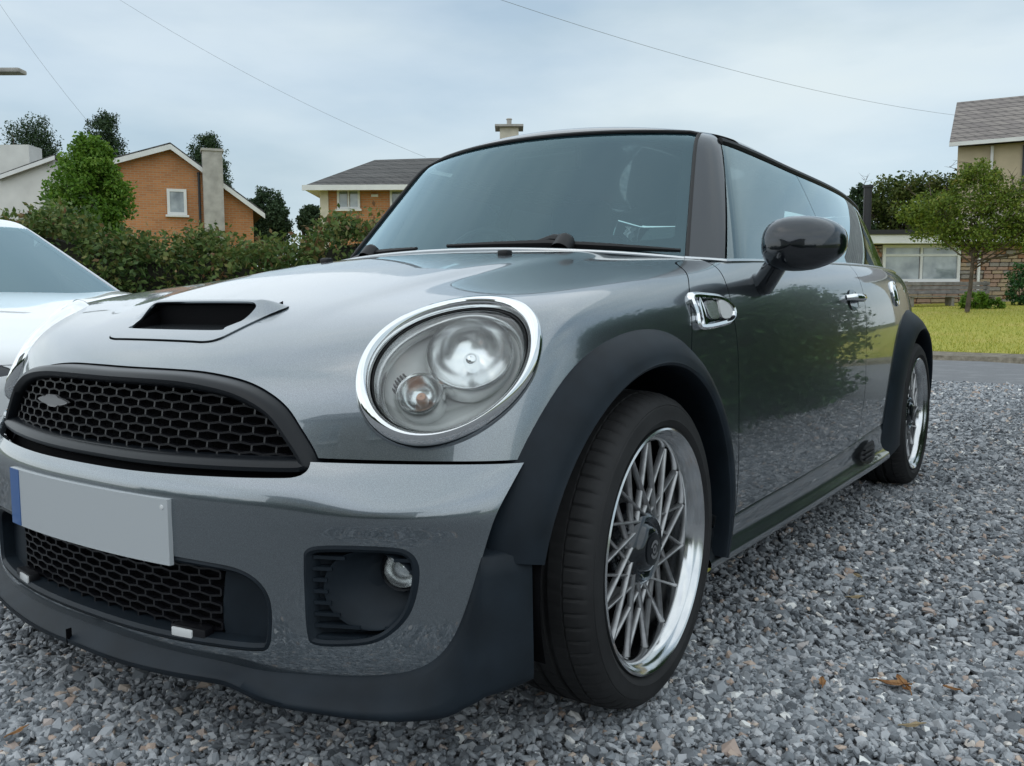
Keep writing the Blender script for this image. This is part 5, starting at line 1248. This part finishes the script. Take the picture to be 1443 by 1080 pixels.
stones_on(bg, 0, .86, 0, 2.0, 60); stones_on(bg, .86, 3.24, 0, .84, 70); stones_on(bg, 3.24, 5.6, 0, 2.0, 170)
MB().bbox((-.35, -.45, 2.04), (7.4, 6.3, 2.30)).build('fascia', 'white_paint', bg); MB().bbox((-.40, -.50, 2.302), (7.45, 6.35, 2.44)).build('roof', 'roof_felt', bg)
window(bg, 2.05, .90, 2.36, 1.12, -.03, 2, gm='win_glass', fr=.09, transom=.72)
for x_ in (1.6, 2.75): MB().bbox((x_, .10, 1.0), (x_+.42, .12, 1.55)).build('curtain', 'curtain', bg)
MB().tube([(3.78, -.10, 0), (3.78, -.10, 1.98)], .045, 8).build('drainpipe', 'white_paint', bg)
MB().tube([(1.22, 2.1, 2.3), (1.22, 2.1, 4.0)], .13, 14).tube([(1.22, 2.1, 4.0), (1.22, 2.1, 4.08)], .17, 14).build('flue', 'flue_black', bg)
# beige two-storey house at the right
h4 = thing('rendered_house', 'beige rendered two storey house with brown tiled roof', 'house', SF(15.44, 31, .5), YAW-R(29))
MB().bbox((0, 0, 0), (9, 7, 5.55)).build('wall', 'render_beige', h4)
slab(h4, 'roof', [(-.25, -.45, 5.68), (9.3, -.45, 5.68), (9.3, 3.4, 7.75), (-.25, 3.4, 7.75)], .12, 'roof_tile_brown'); slab(h4, 'roof', [(-.25, 3.4, 7.75), (9.3, 3.4, 7.75), (9.3, 7.4, 5.68), (-.25, 7.4, 5.68)], .12, 'roof_tile_brown')
MB().add([(0, .1, 5.55), (0, 6.9, 5.55), (0, 3.4, 7.5)], [(0, 1, 2)]).build('gable', 'render_beige', h4)
MB().bbox((-.25, -.53, 5.53), (9.3, -.452, 5.66)).build('gutter', 'white_paint', h4); MB().tube([(1.05, -.08, 0), (1.05, -.08, 5.5)], .05, 8).build('drainpipe', 'white_paint', h4)
window(h4, 2.55, 4.25, 1.2, 1.2, -.03, 2, fm='dark_frame', gm='dark_win'); window(h4, 5.2, 4.25, 1.2, 1.2, -.03, 2, fm='dark_frame', gm='dark_win'); window(h4, 2.55, 1.2, 1.4, 1.3, -.03, 2, fm='dark_frame', gm='dark_win')
MB().bbox((-.03, -.03, 2.9), (9.02, -.001, 3.3)).build('render_band', 'render_cream', h4)
# house across the lane, behind the photographer, seen only as a reflection
h5 = thing('rendered_house', 'pale grey rendered house standing opposite the front of the cars', 'house', (2.0, -13, 0), R(12))
MB().bbox((-5, -7, 0), (5, 0, 4.8)).build('wall', 'concrete_grey', h5); rf = MB().add([(-5.4, -7.4, 4.8), (5.4, -7.4, 4.8), (5.4, .4, 4.8), (-5.4, .4, 4.8), (-5.4, -3.5, 6.8), (5.4, -3.5, 6.8)], [(0, 1, 5, 4), (2, 3, 4, 5), (1, 2, 5), (3, 0, 4), (3, 2, 1, 0)]).build('roof', 'roof_tile', h5)
for x_ in (-3, 0, 3):
    for z_ in (.9, 3.2): window(h5, x_, z_, 1.3, 1.2, .03, 2, sill=False)
hedge('clipped_hedge', 'low green hedge in front of the grey rendered house', [(-9, -9.5), (-2, -9.2), (5, -8.6), (10, -8.0)], .9, 1.15, 22000, .05, 'leaf_bush', wob=.12)
# plank bench before the bungalow
bn = thing('garden_bench', 'long weathered plank bench along the bungalow wall', 'bench', SF(12.5, 25.6, .48), YAW)
for i in range(3): MB().bbox((-1.15, -.42+i*.15, .40), (1.35, -.29+i*.15, .44)).build('seat_plank', 'grey_wood', bn)
for i in range(3): MB().bbox((-1.15, .02, .50+i*.12), (1.35, .06, .60+i*.12)).build('back_plank', 'grey_wood', bn)
for x_ in (-1.05, .1, 1.25): MB().bbox((x_-.04, -.38, 0), (x_+.04, .0, .398)).build('leg', 'grey_wood', bn); 
for x_ in (-1.05, 1.25): MB().bbox((x_-.04, .062, 0), (x_+.04, .12, .86)).build('back_post', 'grey_wood', bn)
# street lamp whose head just enters the picture
lp = thing('street_lamp', 'slim street lamp with flat head over the hedge', 'street lamp', SF(-8.5, 14, 0), YAW)
MB().tube([(0, 0, 0), (0, 0, 1.0), (0, 0, 4.1), (.08, 0, 4.3), (.3, 0, 4.36)], [.07, .055, .04, .035, .03], 10).build('post', 'concrete_grey', lp, smooth=True)
MB().box((.62, 0, 4.36), (.66, .24, .07)).build('lamp_head', 'concrete_grey', lp, bevel=.025)
# overhead cables
mat('cable', (.22, .23, .24), .6)
for a, b, sag, lb in ((SF(-16.5, 31, 13.2), SF(-2.9, 30.5, 5.7), .5, 'thin overhead cable dropping to the hipped brick house'), (SF(-8, 14, 8.3), SF(15.2, 30.8, 7.1), .7, 'thin overhead cable crossing the sky to the beige house'), (SF(-17.2, 30, 11.2), SF(-13.2, 30.5, 5.6), .25, 'thin overhead cable dropping behind the lime tree')):
    pts = [Vector(a).lerp(Vector(b), t)+Vector((0, 0, -sag*4*t*(1-t))) for t in np.linspace(0, 1, 25)]
    tag(MB().tube(pts, .0045, 5).build('overhead_cable', 'cable', smooth=True), lb, 'cable')

# ------------------------------------------------------------------ white car parked alongside
mat('white_car_paint', (.80, .82, .83), .30, coat=1.0, coat_rough=.02)
WC = thing('white_car', 'white car with dark slim headlights parked with its nose towards the grey hatchback', 'car', (-2.55, .56, 0), R(80)); WC.scale = (1.0, 1.0, .92)
wH = Spl([-.95, -.85, -.7, -.4, 0, .35, .6, 1.2, 2.5, 3.2], [.585, .645, .70, .77, .835, .885, .91, .95, .98, .96])
def f_wbody(p):
    x = np.abs(p[..., 0]); y = p[..., 1]; z = p[..., 2]
    g1 = (z-(wH(y)-.06*x*x+.022*np.exp(-((x-.62)/.16)**2)))*.95; g2 = x-(1.04-.05*np.clip(-y/.9, 0, 1)**2-.10*np.clip((z-.62)/.35, 0, 1.5)**2-.03*np.clip((.4-z)/.3, 0, 1))
    g3 = (-.92+.30*x**2.4+.10*np.clip(z-.5, 0, 1)+.05*np.clip((.4-z)/.2, 0, 1)-y)*.9
    return lse(.028, g1, g2, g3, (y-3.2)*.9, .16-z)
def f_wgreen(p):
    x = np.abs(p[..., 0]); y = p[..., 1]; z = p[..., 2]
    return lse(.02, z-(1.42-.16*(y-1.7)**2*np.where(y < 1.7, 1, .35)-.10*x*x), (x-(.70-.50*(z-.9)))*.88, (.50+2.2*(z-.90)+.40*x*x-y)*.42, (y-(3.1-.9*(z-.9)))*.8)
O0 = np.array([0, .3, .45]); axv = np.array([0, .8, .6]); e1 = np.array([0, -.6, .8]); ex = np.array([1., 0, 0])
LO, LA = np.meshgrid(np.radians(np.linspace(-122, 122, 200)), np.radians(np.linspace(-74, 76, 150)), indexing='ij')
D = ((np.cos(LA)*np.cos(LO))[..., None]*e1+(np.cos(LA)*np.sin(LO))[..., None]*ex+np.sin(LA)[..., None]*axv).reshape(-1, 3)
S = surf(f_wbody, np.tile(O0, (len(D), 1)), D, 200, 150, 3.0); P = S[0]; ax_ = np.abs(P[:, 0]); y, z = P[:, 1], P[:, 2]
HLW = smooth_poly([(.34, .575), (.42, .612), (.60, .650), (.76, .668), (.80, .64), (.77, .59), (.66, .56), (.48, .552), (.38, .556)], 4)
hlw = np.where(y < -.2, sd_poly(ax_, z, HLW), 1)
GRW = smooth_poly([(-.36, .40), (0, .405), (.36, .40), (.46, .34), (.40, .24), (0, .225), (-.40, .24), (-.46, .34)], 3); grw = np.where(y < -.5, sd_poly(P[:, 0], z, GRW), 1)
GRU = smooth_poly([(-.30, .545), (0, .535), (.30, .545), (.345, .575), (.30, .628), (0, .652), (-.30, .628), (-.345, .575)], 3); gru = np.where(y < -.5, sd_poly(P[:, 0], z, GRU), 1)
aw = np.hypot(y, z-.32)-.375; aw = np.where(ax_ > .55, aw, 1)
panel('bonnet', S, [z-.60, .50+.35*ax_**2-y, aw, hlw, np.where(ax_ < .80, 1, -1)*.001+.80-ax_, wH(y)-.0*y-.001-z+.9], 'white_car_paint', WC)
panel('front_bumper', S, [.597-z, hlw, grw, gru, aw, .1-y, z-.19, np.where(y < -.38, 1, -1.)*1.0*0-.38-y+.0], 'white_car_paint', WC, flange=.02)
for sg in (1, -1): panel('wing', S, [np.maximum(ax_-.802, .597-z), y+.383, hlw, aw, z-.20, np.maximum(.50+.35*ax_**2-y, .90-z), 1.6-y, sg*P[:, 0]-.05], 'white_car_paint', WC, flange=.01)
for nm, fld, mt_ in (('headlight', hlw, 'gloss_black'), ('lower_grille', grw, 'grille_black'), ('upper_grille', gru, 'gloss_black')):
    if nm == 'headlight':
        for sg in (1, -1): panel(nm, S, [-fld, sg*P[:, 0]], mt_, WC, flange=0, push=-.006)
    else: panel(nm, S, [-fld], mt_, WC, flange=0, push=-.02)
bp = cast(f_wbody, np.array([[0, 0, .598]]), np.array([[0, -1., 0]]), 0, 1.5)[0]
MB().lathe([(.045, -.004), (.045, .006), (.038, .010), (.036, .006), (0, .007)], 28, Matrix.Translation(tuple(bp)) @ Matrix.Rotation(R(-90), 4, 'Z')).build('badge', 'chrome', WC, smooth=True)
gx, gz = np.meshgrid(np.linspace(-.80, .80, 90), np.linspace(.86, 1.36, 60), indexing='ij'); O = np.stack([gx, 0*gx+1.75, gz], -1).reshape(-1, 3)
S = surf(f_wgreen, O, np.tile([0, -1., 0], (len(O), 1)), 90, 60, 1.6); P = S[0]; ax_ = np.abs(P[:, 0]); xe = .635-.46*(P[:, 2]-.9)
panel('windscreen', S, [xe-ax_, 1.335-P[:, 2]], 'screen_glass', WC, flange=.004)
az, gz = np.meshgrid(np.radians(np.linspace(5, 90, 70)), np.linspace(.86, 1.345, 50), indexing='ij'); O = np.stack([0*az+.1, 0*az+1.75, gz], -1).reshape(-1, 3); D = np.stack([np.sin(az), -np.cos(az), 0*az], -1).reshape(-1, 3)
S = surf(f_wgreen, O, D, 70, 50, 1.7); P = S[0]; xe = .635-.46*(P[:, 2]-.9)
panel('a_pillar', S, [P[:, 0]-xe-.002, .78+2.05*(P[:, 2]-.9)-P[:, 1]], 'gloss_black', WC, mirror=True)
gy, gz = np.meshgrid(np.linspace(.6, 2.9, 80), np.linspace(.87, 1.36, 40), indexing='ij'); O = np.stack([0*gy, gy, gz], -1).reshape(-1, 3)
S = surf(f_wgreen, O, np.tile([1., 0, 0], (len(O), 1)), 80, 40, 1.2); P = S[0]
panel('side_window', S, [P[:, 1]-(.783+2.05*(P[:, 2]-.9)), 1.33-P[:, 2]-.12*(P[:, 1]-1.7)**2], 'dark_glass', WC, mirror=True)
gx, gy = np.meshgrid(np.linspace(-.66, .66, 60), np.linspace(.95, 3.0, 70), indexing='ij'); O = np.stack([gx, gy, 0*gx+.95], -1).reshape(-1, 3)
S = surf(f_wgreen, O, np.tile([0, 0, 1.], (len(O), 1)), 60, 70, .6, -.2); P = S[0]
panel('roof', S, [P[:, 2]-1.33+.10*np.clip(P[:, 1]-1.9, 0, 2)], 'white_car_paint', WC)
gy, gz = np.meshgrid(np.linspace(1.55, 3.12, 70), np.linspace(.2, .93, 40), indexing='ij'); O = np.stack([0*gy, gy, gz], -1).reshape(-1, 3)
S = surf(f_wbody, O, np.tile([1., 0, 0], (len(O), 1)), 70, 40, 1.3); P = S[0]
panel('door', S, [np.hypot(P[:, 1]-2.65, P[:, 2]-.32)-.375], 'white_car_paint', WC, mirror=True)
MB().bbox((-.78, -.70, .19), (.78, 3.05, .42)).bbox((-.75, 3.0, .42), (.75, 3.1, .9)).build('underbody', 'dark_void', WC)
MB().bbox((-.72, .55, .70), (.72, .95, .88)).build('dashboard', 'interior', WC, bevel=.04)
for sx in (-.38, .38): MB().box((sx, 1.55, .85), (.48, .16, .75), Matrix.Rotation(R(-16), 3, 'X')).box((sx, 1.66, 1.24), (.26, .10, .17)).build('seat', 'cloth_seat', WC, bevel=.04)
for sg in (1, -1):
    for yy in (0, 2.65):
        M = Matrix.Translation((sg*.88, yy, .32)) @ (Matrix.Identity(4) if sg > 0 else Matrix.Rotation(math.pi, 4, 'Z'))
        wl = MB().lathe([(.20, -.19), (.26, -.20), (.31, -.19), (.32, -.16), (.32, -.04), (.31, -.01), (.26, .0), (.225, -.01)], 40, M).build('wheel', 'tyre', WC, smooth=True)
        rm_ = MB().lathe([(.225, -.01), (.21, -.03), (.20, -.16)], 40, M)
        for k in range(5):
            a = 2*math.pi*k/5; rm_.box(M @ Vector((-.035, .115*math.cos(a), .115*math.sin(a))), (.02, .21, .055), (M.to_3x3() @ Matrix.Rotation(a, 3, 'X')))
        rm_.lathe([(.05, -.04), (.045, -.02), (0, -.018)], 20, M); rm_.build('rim', 'spoke_silver', wl, smooth=True)
MB().box((.80, 1.78, .92), (.07, .18, .11)).box((.76, 1.70, .90), (.10, .05, .04)).build('door_mirror', 'white_car_paint', WC, bevel=.03); MB().box((-.80, 1.78, .92), (.07, .18, .11)).box((-.76, 1.70, .90), (.10, .05, .04)).build('door_mirror', 'white_car_paint', WC, bevel=.03)

# ------------------------------------------------------------------ fallen leaves
LV = [((1.19, .32), .034, .4, 'large curled russet leaf on the gravel beside the front wheel', 'dry_leaf'), ((1.205, .335), .026, 2.3, 'narrow russet leaf crossing the large curled one', 'dry_leaf'),
      ((1.07, .25), .020, 1.9, 'small reddish leaf scrap lying on grey stones', 'dry_leaf'), ((1.29, .36), .020, 2.6, 'brown leaf scrap lying half under pale stones', 'dry_leaf'), ((1.26, .16), .022, .2, 'thin straw coloured leaf on the gravel', 'pale_leaf'),
      ((.96, 1.0), .024, 2.2, 'yellow brown leaf near the side skirt', 'pale_leaf'), ((1.00, .82), .020, .3, 'pale tan leaf on open gravel away from the wheel', 'pale_leaf'), ((-.05, -.76), .018, 1.2, 'brown leaf scrap in front of the number plate', 'dry_leaf')]
for (x, y), s, rz, lb, m in LV: dry_leaf(x, y, s, rz, lb, m)
